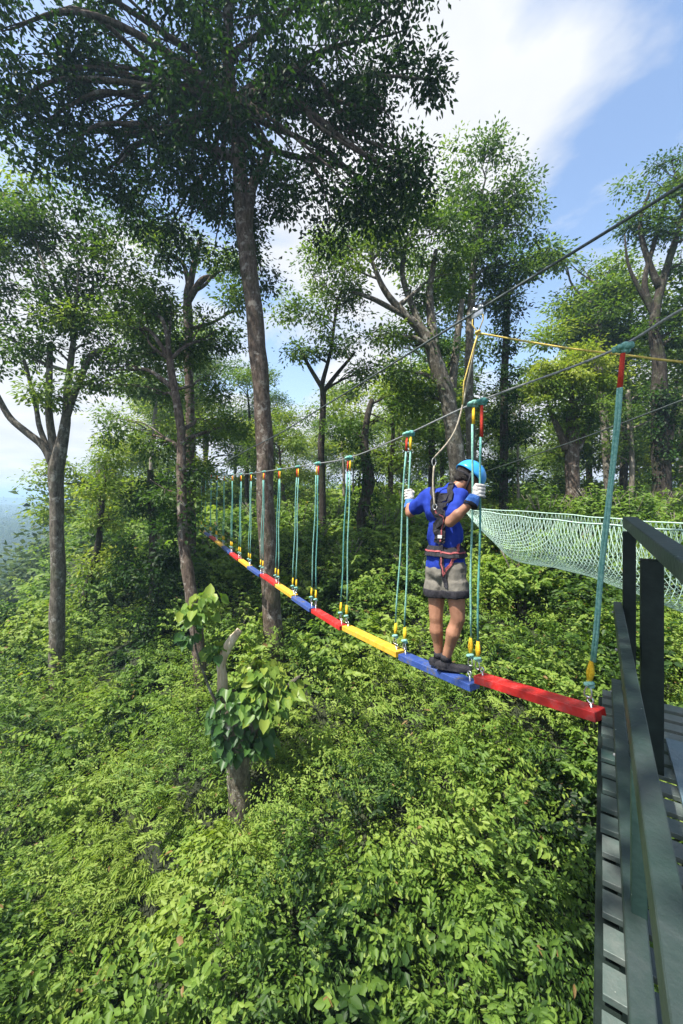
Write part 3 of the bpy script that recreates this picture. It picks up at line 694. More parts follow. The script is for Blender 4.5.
def shade_tree():  # out-of-view tree, added so that its crown shades the deck
    root = empty('shade_tree', (3.2, -3.4, gz(3.2, -3.4)), 'unseen tree added behind the platform, its crown shading the deck', 'tree')
    g = gz(3.2, -3.4)
    mb, pts, rr = trunk_mb([Vector((3.2, -3.4, g - .3)), Vector((3.1, -3.3, 6)), Vector((2.9, -3.0, 10)), Vector((2.7, -2.6, 13))], [.3, .25, .18, .06], 5)
    cl = [(Vector(c), r, n, .4) for c, r, n in (((-1.1, -.9, 11.2), (1.5, 1.5, .9), 5200), ((-.2, .1, 11.4), (1.4, 1.1, .8), 4600), ((-.4, -2.0, 11.3), (1.3, 1.3, .9), 3000), ((1.2, -1.2, 11.0), (2.0, 1.9, 1.1), 4200), ((2.6, -2.0, 12.2), (2.2, 2.0, 1.2), 4200), ((.2, -2.6, 11.8), (1.8, 1.8, 1.0), 3000), ((3.6, -.6, 11.4), (1.9, 1.6, 1.0), 3800), ((2.0, -4, 11.5), (2, 2, 1.2), 3000), ((1.9, -.1, 12.3), (1.7, 1.2, .8), 3000))]
    limbs_to(mb, pts, rr, [(c[0], c[1]) for c in cl], seed=3, tw=2)
    mb.build('trunk', M['bark_grey'], root, True)
    link('crown', crown_mesh('crown', cl, .16, M['leaf_mid'], per=12, spread=.3), None, root)
shade_tree()

# 7 background forest edge: a few models, copied with their parts
def proto_tree(kind, seed):
    rnd = random.Random(seed)
    H = {'tall': 15, 'bushy': 9, 'thin': 13}[kind]
    loc = Vector((0, 0, 0))
    root = empty('forest_tree', loc, 'x', 'tree')
    path = [Vector((0, 0, -.6)), Vector((rnd.uniform(-.2, .2), 0, H * .3)), Vector((rnd.uniform(-.4, .4), rnd.uniform(-.3, .3), H * .6)), Vector((rnd.uniform(-.6, .6), 0, H * .9))]
    r = {'tall': .19, 'bushy': .14, 'thin': .12}[kind]
    mb, pts, rr = trunk_mb(path, [r * 1.2, r, r * .75, r * .2], seed)
    tmat = (M[{'tall': 'bark_dark', 'bushy': 'bark_brown', 'thin': 'bark_pale'}[kind]])
    cl = []; 
    ncl = {'tall': 15, 'bushy': 17, 'thin': 9}[kind]
    for i in range(ncl):
        z = H * rnd.uniform({'tall': .42, 'bushy': .13, 'thin': .5}[kind], 1.0)
        wd = H * {'tall': .22, 'bushy': .33, 'thin': .15}[kind] * (1.05 - abs(z / H - .7) * 1.3)
        a_ = rnd.uniform(0, 6.28); d = wd * rnd.uniform(.1, 1)
        rr_ = rnd.uniform(.9, 1.6) * {'tall': 1, 'bushy': 1, 'thin': .8}[kind]
        cl.append((Vector((d * math.cos(a_), d * math.sin(a_), z)), (rr_, rr_, rr_ * .6), 0, rnd.uniform(.4, .8)))
    limbs_to(mb, pts, rr, [(c[0], c[1]) for c in cl], seed=seed, tw=2, r0=.3)
    mb.build('trunk', tmat, root, True)
    leaf = .24
    cl = [(c, r_, int(2.2 * math.pi * r_[0] * r_[2] / (.25 * leaf * leaf)), t) for c, r_, _, t in cl]
    me = crown_mesh('crown', cl, leaf, M[{'tall': 'leaf_mid', 'bushy': 'leaf_fresh', 'thin': 'leaf_mid'}[kind]], per=12, spread=.36)
    link('crown', me, None, root)
    return root
protos = {}
for k, sd in (('tall', 1), ('tall', 2), ('bushy', 3), ('bushy', 4), ('thin', 5), ('bushy', 6), ('tall', 7)):
    protos.setdefault(k, []).append(proto_tree(k, sd * 17))
used = set()
def dup(root):
    r = root.copy(); C.objects.link(r)
    for ch in list(root.children):
        c = ch.copy(); C.objects.link(c); c.parent = r; c.matrix_parent_inverse = Matrix.Identity(4)
    return r
back = []
rnd = random.Random(5)
for row, (Y0, step, kinds) in enumerate(((20, 47, ('thin', 'bushy', 'tall', 'bushy')), (27, 40, ('tall', 'bushy', 'thin', 'bushy')), (37, 33, ('tall', 'bushy', 'bushy', 'tall')))):
    px = 150 + 8 * row
    k = row
    while px < 730:
        back.append((px + rnd.uniform(-7, 7), Y0 + rnd.uniform(-1.5, 2.5), kinds[k % 4], row)); px += step; k += 1
for px in (108, 132): back.append((px, 24 + rnd.uniform(-2, 4), 'bushy', 1))
NUM = ['first', 'second', 'third', 'fourth', 'fifth', 'sixth', 'seventh', 'eighth', 'ninth', 'tenth', 'eleventh', 'twelfth', 'thirteenth', 'fourteenth', 'fifteenth', 'sixteenth', 'seventeenth', 'eighteenth', 'nineteenth', 'twentieth', 'twenty-first', 'twenty-second', 'twenty-third', 'twenty-fourth', 'twenty-fifth', 'twenty-sixth', 'twenty-seventh', 'twenty-eighth', 'twenty-ninth', 'thirtieth']
rows = {0: [], 1: [], 2: []}
for b in sorted(back): rows[b[3]].append(b)
KL = {'tall': 'tall dark-stemmed forest tree', 'bushy': 'bushy light-green forest tree', 'thin': 'thin pale-stemmed forest tree'}
RL = {0: 'nearest row of the forest edge', 1: 'middle row of the forest', 2: 'farthest row of the forest'}
seen = {}
for row in rows:
    for j, (px, Y, kind, _) in enumerate(rows[row]):
        P_ = protos[kind]; i = rnd.randrange(len(P_)); pr = P_[i]
        o = pr if id(pr) not in used else dup(pr); used.add(id(pr))
        x = (px - 341.5) / F * Y
        o.location = (x, Y, gz(x, Y))
        s = rnd.uniform(.78, 1.1) * (1.0 if row < 2 else 1.15)
        if 225 < px < 360: s *= .6
        if 360 <= px < 480: s *= .85
        if px < 150: s *= .55
        if 480 < px < 560: s *= .6
        for ch in o.children: ch.matrix_parent_inverse = Matrix.Identity(4)
        o.scale = (s, s, s * rnd.uniform(.9, 1.12)); o.rotation_euler = (0, 0, rnd.uniform(0, 6.28))
        o['label'] = '%s, %s from the left in the %s' % (KL[kind], NUM[j], RL[row])
        o['category'] = 'tree'; o['group'] = 'background forest trees'
for k in protos:
    for p in protos[k]:
        if id(p) not in used:
            for ch in list(p.children): bpy.data.objects.remove(ch)
            bpy.data.objects.remove(p)

def tall_bushes():
    spots = [(248, 12.2, 1.0), (285, 10.6, .8), (312, 12.5, 1.1), (345, 11.0, .9), (385, 12.2, 1.1), (415, 10.0, .8), (440, 13.5, 1.2), (498, 11.0, 1.15), (522, 8.6, .95), (545, 12.6, 1.1), (568, 9.4, .9), (600, 13.0, 1.1), (630, 12.5, 1.0), (655, 13.5, 1.1), (676, 11.0, .9), (232, 9.6, .8), (214, 13.8, 1.0), (262, 15.5, 1.2), (300, 14.6, 1.15), (335, 15.2, 1.2), (368, 14.2, 1.1), (405, 14.6, 1.15), (455, 11.4, 1.0), (160, 13.2, 1.1), (120, 12.8, 1.0), (180, 11.6, .8), (425, 12.2, 1.1)]
    ps = []
    for i, sd in enumerate((3, 4, 5)):
        root = empty('tall_bush', (0, 0, 0), 'x', 'bush')
        n1 = np.ones(4); R3 = random.Random(sd)
        cx = np.array([R3.uniform(-.35, .35) for _ in n1]); cy = np.array([R3.uniform(-.35, .35) for _ in n1])
        P, D, N, L, T = bush_leaves(cx, cy, n1 * 0, n1 * .95, np.array([2.1, 1.7, 1.9, 1.4]), 26, 26, n1 * .15, n1 * R3.uniform(.55, .75))
        link('foliage', leaves_mesh('foliage', P, D, N, L, L * .45, T, M['leaf_under'], fine=True, droop=.2), None, root)
        m = MB()
        for k in range(14):
            a_ = R3.uniform(0, 6.28); l_ = R3.uniform(.3, .8); m.tube([Vector((.05 * math.cos(a_), .05 * math.sin(a_), -.2)), Vector((.35 * l_ * math.cos(a_), .35 * l_ * math.sin(a_), .8)), Vector((l_ * math.cos(a_), l_ * math.sin(a_), 1.5))], [.022, .015, .006], 4)
        m.ell((0, 0, -.05), .12, None, 8, 6)
        m.build('stems', M['bark_grey'], root, True); ps.append(root)
    for j, (px, Y, s_) in enumerate(sorted(spots)):
        o = ps[j] if j < 3 else dup(ps[j % 3]); x = (px - 341.5) / F * Y
        for ch in o.children: ch.matrix_parent_inverse = Matrix.Identity(4)
        o.location = (x, Y, gz(x, Y)); o.scale = (s_, s_, s_); o.rotation_euler = (0, 0, j * 1.7)
        o['label'] = 'tall fresh-green leafy bush on the slope behind the bridge, %s from the left' % NUM[j]; o['category'] = 'bush'; o['group'] = 'tall bushes behind the bridge'
tall_bushes()

# far woods on the valley side
def far_woods():
    cl = []; R2 = random.Random(4)
    for i in range(1500):
        Y = math.exp(R2.uniform(math.log(38), math.log(560)))
        px = R2.uniform(-80, 330) if Y > 60 else R2.uniform(-60, 130)
        x = (px - 341.5) / F * Y
        s = R2.uniform(.7, 1.5) * (2.0 + Y * .010)
        z = gz(x, Y) + s * .7
        cl.append((Vector((x, Y, z)), (s, s, s * .7), 240 if Y < 120 else 110, R2.uniform(.3, .75), s))
    Ps = [spray_leaves([c[:4]], .17 * c[4] + .1, per=8, spread=.16 * c[4], flat=.6) for c in cl]
    P, D, N, L, T = [np.concatenate(q) for q in zip(*Ps)]
    me = leaves_mesh('far_woods', P, D, N, L, L * .7, T, M['leaf_far'])
    tag(link('far_woods', me, None), 'distant wooded valley side seen between the left trees', 'woods', kind='stuff')
far_woods()

# ------------------------------------------------------------------ broken stump with big-leaved climber
def stump():
    Y = 6.2
    base = W(243, 845, Y); g = gz(base.x, base.y)
    root = empty('tree_stump', (base.x, base.y, g), 'broken lichen-spotted stump wrapped in large-leaved climber, standing in the lower bushes', 'tree stump')
    mb, pts, rr = trunk_mb([Vector((base.x, base.y, min(g, base.z) - .3)), W(242, 830, Y), W(240, 790, Y), W(236, 750, Y), W(232, 720, Y), W(228, 690, Y)], [.22, .20, .18, .19, .22, .12], 4, sides=16)
    roughen(mb, .04, 7); mb.build('trunk', M['bark_lichen'], root, True)
    m2 = MB(); m2.tube(wobble([W(228, 730, Y), W(222, 690, Y), W(222, 660, Y), W(230, 642, Y), W(240, 630, Y)], 4, .02), lerp_list([.12, .085, .068, .064, .055], 4), 14)
    roughen(m2, .03, 14); m2.build('broken_limb', M['cut_wood'], root, True)
    m3 = MB(); m3.tube([W(232, 735, Y), W(222, 732, Y - .05), W(214, 734, Y - .1)], [.09, .07, .05], 8); m3.build('branch_stub', M['cut_wood'], root, True)
    m4 = MB(); m4.tube(wobble([W(250, 735, Y), W(262, 710, Y), W(284, 690, Y), W(300, 676, Y + .1)], 4, .02), lerp_list([.12, .08, .05, .02], 4), 8)
    m4.tube(wobble([W(226, 720, Y - .1), W(210, 690, Y - .2), W(196, 650, Y - .2), W(194, 625, Y - .2)], 4, .02), lerp_list([.035, .02, .014, .008], 4), 6)
    m4.build('branches', M['bark_grey'], root, True)
    # big leaves
    def big(c, r, n, tone):
        n = int(n * 2.4); c = np.array(W(*c)); d = unit(RG.normal(0, 1, (n, 3))); P = c + d * np.array(r) * RG.uniform(.5, 1, (n, 1))
        D = d * np.array([1, 1, .3]) + RG.normal(0, .35, (n, 3)) + np.array([0, 0, -.75])
        N = d * .9 + np.array([.1, -.55, .75]) + RG.normal(0, .3, (n, 3))
        return P, D, N, RG.uniform(.09, .185, n), tone + RG.normal(0, .13, n)
    sets = [big((232, 735, Y), (.32, .3, .45), 60, .22), big((240, 700, Y - .1), (.35, .3, .25), 50, .4), big((262, 700, Y - .1), (.45, .4, .3), 75, .72), big((262, 672, Y), (.32, .3, .16), 40, .8),
            big((290, 690, Y), (.3, .3, .2), 30, .8), big((250, 740, Y), (.4, .3, .25), 40, .35), big((222, 715, Y), (.25, .25, .35), 36, .25),
            big((197, 612, Y - .2), (.28, .25, .14), 20, .7), big((208, 598, Y - .2), (.22, .2, .1), 12, .7), big((190, 632, Y - .2), (.14, .2, .14), 8, .2), big((216, 650, Y), (.2, .2, .15), 10, .4)]
    P, D, N, L, T = [np.concatenate(q) for q in zip(*sets)]
    D = unit(D); S = unit(np.cross(D, N)); N = unit(np.cross(S, D)); n = len(P); L = L[:, None]
    sh = [(0, 0), (-.08, .34), (.22, .46), (.55, .36), (.78, .16), (1, 0)]     # heart-shaped half outline
    rows_ = []
    for k, (a_, b) in enumerate(sh): rows_.append(P + D * L * a_ + S * L * b + N * L * (b * .35 - a_ * a_ * .25))
    for k, (a_, b) in enumerate(sh[1:5]): rows_.append(P + D * L * a_ - S * L * b + N * L * (b * .35 - a_ * a_ * .25))
    V = np.stack(rows_, 1).reshape(-1, 3); i = np.arange(n)[:, None] * 10
    Fs = np.concatenate([i + np.array([[0, 5, 4, 3, 2, 1]]), i + np.array([[0, 6, 7, 8, 9, 5]])])
    me = np_mesh('climber_leaves', V, [Fs], np.concatenate([T, T]), M['leaf_big'])
    link('climber_leaves', me, None, root)
stump()

# ------------------------------------------------------------------ platform
E = Vector((.5548, .832, 0)); NV = Vector((.832, -.5548, 0)); UP = Vector((0, 0, 1))
def PL(u, v, h): return E * u + NV * v + Vector((0, 0, CZ - h))
def platform():
    H = 1.4 * K
    root = empty('wooden_platform', PL(.5, .9, H), 'dark green painted timber platform with slatted deck and railing at the right edge', 'platform')
    uend = 2.82 * K / .832 * 1.0
    mb = MB(); u = uend - .05; pitch = .131 * K
    rr = random.Random(2)
    while u > -1.4:
        w = pitch * .69 / 2 * rr.uniform(.96, 1.03)
        mb.box(PL(u, .92 + rr.uniform(-.004, .004), H + .009 + rr.uniform(-.002, .002)), E * w, NV * .92, UP * .009)
        u -= pitch
    mb.build('deck', M['deck_wood'], root)
    mb = MB()
    for v in (.012, .62, 1.22, 1.80):
        mb.box(PL((uend - 1.45) / 2, v, H + .035 + .06), E * ((uend + 1.4) / 2), NV * .028, UP * .058)
    for u in (uend - .06, .9, -.6):
        mb.box(PL(u, .92, H + .156 + .06), E * .03, NV * .9, UP * .058)
    mb.build('joists', M['paint_post'], root)
    for u, v in ((uend - .1, .10), (uend - .1, 1.7), (-.6, .10), (-.6, 1.7)):
        b = PL(u, v, H + .28); g = gz(b.x, b.y) - .3
        m = MB(); hh = (b.z - g) / 2
        m.box((b.x, b.y, g + hh), E * .06, NV * .06, UP * hh); m.build('support_post', M['paint_post'], root)
    # railing posts
    def post(u, v0, v1, du, htop, hbot, mat='paint_post'):
        m = MB(); hh = (hbot - htop) / 2
        m.box(PL(u, (v0 + v1) / 2, htop + hh), E * du, NV * ((v1 - v0) / 2), UP * hh)
        return m.build('railing_post', M[mat], root)
    uu = lambda Yv: Yv * K / .832
    post(uu(2.70) + .05, .100, .160, .03, .250 * K, H)
    post(uu(2.05) + .06, .138, .215, .03, .33 * K, H)
    post(uu(1.28), .064, .098, .024, .86 * K, H - .001, 'paint_green')
    post(-.5, .16, .23, .035, .3 * K, H)
    def rail(name, p0, p1, hw, hh, mat):
        p0, p1 = Vector(p0), Vector(p1); d = (p1 - p0); s = d.normalized().cross(UP).normalized()
        m = MB(); m.box((p0 + p1) / 2, d / 2, s * hw, UP * hh); return m.build(name, M[mat], root)
    # top rail drifts inward towards the camera
    def RP(Yu):
        v = (.128 + .0725 * (2.85 - Yu)) * K + .036; h = (.197 + .054 * (2.85 - Yu)) * K
        return PL((Yu * K + .5548 * v) / .832, v, h)
    rail('top_rail', RP(2.85), RP(.1), .036, .033, 'paint_rail')
    rail('middle_rail', PL(uu(2.80), .078, .80 * K), PL(-.8, .094, .80 * K), .020, .040, 'paint_rail')
    rail('lower_rail', PL(uu(2.80), .072, 1.345 * K), PL(-.8, .072, 1.345 * K), .024, .038, 'paint_rail')
    m = MB(); m.box(PL(1.32, .62, H - .012), E * 1.05, NV * .37, UP * .0105); m.build('loose_board', M['blue_board'], root)
    # bolt heads along the rails
    for uq in (uu(2.7), uu(2.05)):
        for q in (PL(uq, .0535, .80 * K), PL(uq, .0465, 1.345 * K)):
            m = MB(); m.ell(q, (.007, .007, .007), None, 8, 5); m.build('bolt', M['cable'], root, True)
platform()

# ------------------------------------------------------------------ bridge of hanging planks
JY = [2.45, 3.34, 4.25, 5.35, 6.2, 6.9, 7.7, 8.55, 9.4, 10.2, 11.0, 11.9, 12.8, 13.7, 14.6, 15.4]
def interp(x, xs, ys):
    return float(np.interp(x, xs, ys))
def bx(Y): return 1.64 - .555 * (Y - 2.45)
def btop(Y): return interp(Y, [1.2, 2.1, 2.35, 3.34, 4.24, 5.2, 6.2, 7.7, 9.6, 12, 14, 15.6], [1.22, 1.0, .89, .79, .63, .50, .49, .50, .52, .62, .78, .95])
def bbot(Y): return interp(Y, [2.45, 3.34, 4.25, 5.4, 6.3, 7.7, 9.4, 10.9, 13.2, 15.6], [-1.40, -1.57, -1.74, -1.82, -1.82, -1.78, -1.73, -1.65, -1.48, -1.36])
def BP(Y, z): return Vector((bx(Y) * K, Y * K, z * K + CZ))
Dn = Vector((.485, -.875, 0))          # along the bridge, towards the platform
Sn = Vector((.875, .485, 0))
ORD = NUM
cols = ['red', 'blue', 'yellow']
cnt = {'red': 0, 'blue': 0, 'yellow': 0}
for i in range(len(JY) - 1):
    c = cols[i % 3]; k = cnt[c]; cnt[c] += 1
    p0 = BP(JY[i], bbot(JY[i])); p1 = BP(JY[i + 1], bbot(JY[i + 1]))
    d = (p1 - p0); p0 = p0 + d * .015; p1 = p1 - d * .03
    # each plank hangs a little askew
    rr = random.Random(i); dz = .012 * rr.uniform(-1, 1); off = Sn * .012 * rr.uniform(-1, 1)
    if i == 1: p0 = p0 + Vector((0, 0, -.055)); p1 = p1 + Vector((0, 0, -.0))
    if i == 2: p1 = p1 + Vector((0, 0, -.005)); p0 = p0 + Vector((0, 0, -.01))
    cen = (p0 + p1) / 2 + Vector((0, 0, dz)) + off; d = p1 - p0
    u = d.normalized(); s = u.cross(UP).normalized(); w = s.cross(u).normalized()
    lab = '%s wooden stepping plank, %s %s one counting from the platform' % (c, ORD[k] if k else 'nearest', c)
    root = empty('stepping_plank', cen, lab, 'plank', 'stepping planks of the hanging bridge')
    m = MB(); m.box(cen, d / 2, s * .052, w * .026); m.build('board', M[c], root)
    for q in (p0 + d * .05, p1 - d * .05):
        e = MB(); b = q + w * .026 + off
        e.tube([b - w * .09, b + w * .03], .006, 6)
        e.tube([b - w * .026 - w*.006, b - w * .026 - w * .03], .013, 8)
        pts = [b + w * (.045) + (u * math.cos(a_) + w * math.sin(a_)) * .016 for a_ in np.linspace(0, 6.283, 11)]
        e.tube(pts, .005, 5); e.build('eye_bolt', M['steel'], root, True)

def rope_knot(mb, p, r):
    for k in range(4):
        a_ = k * 1.7; mb.ell(p + Vector((math.cos(a_) * r * .6, math.sin(a_) * r * .6, (k - 1.5) * r * .35)), (r, r * .8, r * .62), None, 8, 6)

rid = 0
ROPES = {}
for j in range(len(JY)):
    Yt_ = JY[j] - (.13 if j >= 2 else (.10 if j == 0 else 0)); top = BP(Yt_, btop(Yt_))
    for side in (0, 1):
        if j == 0 and side == 1: continue          # only the plank end hangs at the platform
        if j == len(JY) - 1 and side == 0: continue
        # side 0: carries the plank beyond (i=j), side 1: the plank before (i=j-1)
        Yb = JY[j] + ((.09 if side == 0 else -.06) if j != 1 else (.05 if side == 0 else -.02))
        bot = BP(Yb, bbot(JY[j])) + Vector((0, 0, .062))
        if j == 0: bot = BP(2.40 + .13, bbot(2.45)) + Vector((0, 0, .065))
        tpt = top + Dn * ((.02 if side else -.03) if j != 1 else (.055 if side else -.02)) * (1 if j else 0)
        vec = tpt - bot; L = vec.length; dirv = vec / L; ROPES[(j, side)] = (bot, tpt)
        lab_pos = 'at the platform end of the bridge' if j == 0 else ('on the %s side of the %s plank joint from platform' % ('near' if side else 'far', ORD[j - 1]))
        root = empty('hanging_rope', bot, 'teal plank rope %s' % lab_pos, 'rope', 'teal ropes holding the planks')
        rr = random.Random(100 + rid); rid += 1
        tsl = ['sling_red', 'sling_yellow', 'sling_yellow', 'sling_red', 'sling_red', 'sling_yellow'][(j * 2 + side) % 6] if j else 'sling_red'
        Lt = .17 if j == 0 else (.22 if (j, side) == (1, 1) else .12)
        a0 = bot + dirv * .085; a1 = bot + dirv * .21; a2 = tpt - dirv * (Lt + .03); a3 = tpt - dirv * .03
        m = MB()
        mid = [a1.lerp(a2, t) + Sn * .006 * math.sin(t * 9 + rid) for t in np.linspace(0, 1, 9)]
        m.tube(mid, .0078, 7)
        if j == 0:   # doubled strand of the nearest rope
            m.tube([p + Dn * .013 + Sn * .004 * math.sin(i_ * 2.) for i_, p in enumerate(mid)], .008, 6)
        m.build('rope', M['teal' if rid % 3 else 'teal_dark'], root, True)
        m = MB(); m.tube([a2, a3], .012, 6, flat=.6); m.tube([a2 + Dn * .010, a3 + Dn * .006], .008, 6); m.build('upper_sling', M[tsl], root, True)
        m = MB(); m.tube([a0, (a0 + a1) / 2 + Dn * .010, a1], [.010, .013, .010], 6); m.tube([a0, (a0 + a1) / 2 - Dn * .010, a1], [.009, .010, .009], 6); m.build('lower_sling', M['sling_yellow'], root, True)
        m = MB(); rope_knot(m, a0 - dirv * .004, .020); m.build('lower_knot', M['teal'], root, True)
        m = MB(); rope_knot(m, tpt - Vector((0, 0, .004)), .024 if j < 5 else .018); m.tube([tpt - Dn * .045, tpt + Dn * .045], .017, 8); m.build('upper_knot', M['teal' if side == 0 else 'teal_dark'], root, True)
        m = MB()
        pts = []
        for a_ in np.linspace(-.5, math.pi + .5, 12):
            pts.append(bot + dirv * (.030 + .0) + (Dn * math.cos(a_) * .019 + dirv * math.sin(a_) * .038))
        m.tube(pts, .0045, 6); m.tube([pts[0], pts[-1]], .005, 6); m.build('shackle', M['steel'], root, True)

def cable(name, pts, r, mat, label, cat='cable', k=6):
    m = MB(); m.tube(wobble(pts, k, 0), r, 8)
    o = m.build(name, M[mat], None, True); return tag(o, label, cat)
ys = [.3, 1.2, 1.7, 2.1, 2.45, 3.34, 4.25, 5.2, 6.2, 7.7, 9.6, 12, 14, 15.9]
cable('bridge_cable', [BP(y, btop(y) if y >= 1.2 else 1.46) for y in ys], .007, 'cable', 'sagging steel cable that all the teal plank ropes hang from')
upz = lambda y: interp(y, [.3, 2.1, 3.3, 5.16, 7.5, 12.4, 15.9], [1.90, 1.67, 1.57, 1.40, 1.20, .98, 1.05])
def upY(px):
    return 3.0 / (.555 + (px - 341.5) / F)
cable('safety_cable', [BP(y, upz(y)) for y in [.3, 1.2, 2.1, 3.3, 4.2, 5.16, 6.2, 7.5, 9.5, 12.4, 15.9]], .0085, 'cable_dark', 'uppermost dark steel safety cable crossing the sky above the bridge')
cable('stay_cable', [W(800, 357, 2.6), W(683, 400, 3.5), W(620, 424, 4.4), W(560, 446, 6), W(490, 470, 9.5), W(462, 479, 12.8)], .008, 'cable_dark', 'lowest thin dark cable running from the right edge to behind the helmet')
# trolley on the safety cable with its pull rope
Yt = 3.32
tp = BP(Yt, upz(Yt))
root = empty('trolley', tp, 'small trolley with a looped yellow sling hanging on the uppermost cable', 'trolley')
m = MB(); m.box(tp + Vector((0, 0, -.01)), Dn * .05, Sn * .004, UP * .030)
for s_ in (-1, 1):
    c_ = tp + Dn * .028 * s_ + Vector((0, 0, .016)); m.tube([c_ - Sn * .012, c_ + Sn * .012], .016, 12)
m.build('pulley', M['steel'], root, True)
knot = W(478, 333, Yt * K)
m = MB(); m.tube([tp + Dn * .04, tp.lerp(knot, .5) + Dn * .05, knot], .004, 6); m.tube([tp - Dn * .04, tp.lerp(knot, .5) - Dn * .05, knot], .004, 6); m.tube([knot, knot + Vector((-.03, 0, -.1)), knot + Vector((-.09, .03, -.34)), knot + Vector((-.1, .03, -.5))], .0055, 6)
rope_knot(m, knot, .016); m.build('sling', M['rope_yellow'], root, True)
cable('pull_rope', [knot, W(560, 347, Yt * K * .93), W(625, 355, Yt * K * .86), W(683, 362, Yt * K * .8), W(800, 372, 2.0)], .0065, 'rope_yellow', 'thin yellow rope stretched from the trolley to the right edge', 'rope')

# loops hanging far end: retaining post ring on the anchor tree
m = MB()
for zz in (.95, 1.05, -1.36):
    c_ = Vector(((192 - 341.5) / F * 13.3, 13.3, zz * K + CZ))
    m.tube([c_ + Vector((math.cos(a_) * .24, math.sin(a_) * .24, .01 * math.sin(3 * a_))) for a_ in np.linspace(0, 6.283, 17)], .022, 6)
tag(m.build('cable_wrap', M['cable'], None, True), 'steel cable wraps around the slim tree at the far bridge end', 'cable wrap')

# ------------------------------------------------------------------ net
def net():
    Yn, Yf = 1.9, 6.7
    def S(a_, w):            # a_ 0 near .. 1 far, w 0..1 across the hanging U
        Y = Yn + (Yf - Yn) * a_
        x = 2.14 + (6.6 - Y) * .108
        sq = min(1, (1 - a_) * 4.2 + .10)
        wid = .85 * (.25 + .75 * sq); dep = .68 * sq ** .8 * (1 + .08 * math.sin(a_ * 9))
        ang = w * math.pi
        X = x + wid * .5 - wid * .5 * math.cos(ang)
        Z = CZ - .24 + .04 * math.sin(a_ * math.pi) * -1 - dep * math.sin(ang) ** .75
        wb = .004 * math.sin(a_ * 40 + w * 17)
        return Vector((X + wb, Y, Z + wb))
    root = empty('rope_net', S(.5, .5), 'pale green knotted net slung as a trough beyond the climber', 'net')
    m = MB(); n1 = 76; nw = 14
    # diagonal strands both ways
    def strand(k, sgn):
        pts = []
        for i in range(nw * 2 + 1):
            w = i / (nw * 2); aa = (k + sgn * i * .5) / n1
            if 0 <= aa <= 1: pts.append(S(aa, w))
            elif pts: break
        if len(pts) > 1: m.tube(pts, .0030, 3, caps=False)
    for k in range(-nw, n1 + nw + 1):
        strand(k, 1); strand(k, -1)
    m.build('mesh', M['net'], root)
    m = MB()
    for w in (0, 1): m.tube([S(t, w) for t in np.linspace(0, 1, 50)], .008, 6)
    m.build('border_rope', M['net'], root, True)
net()

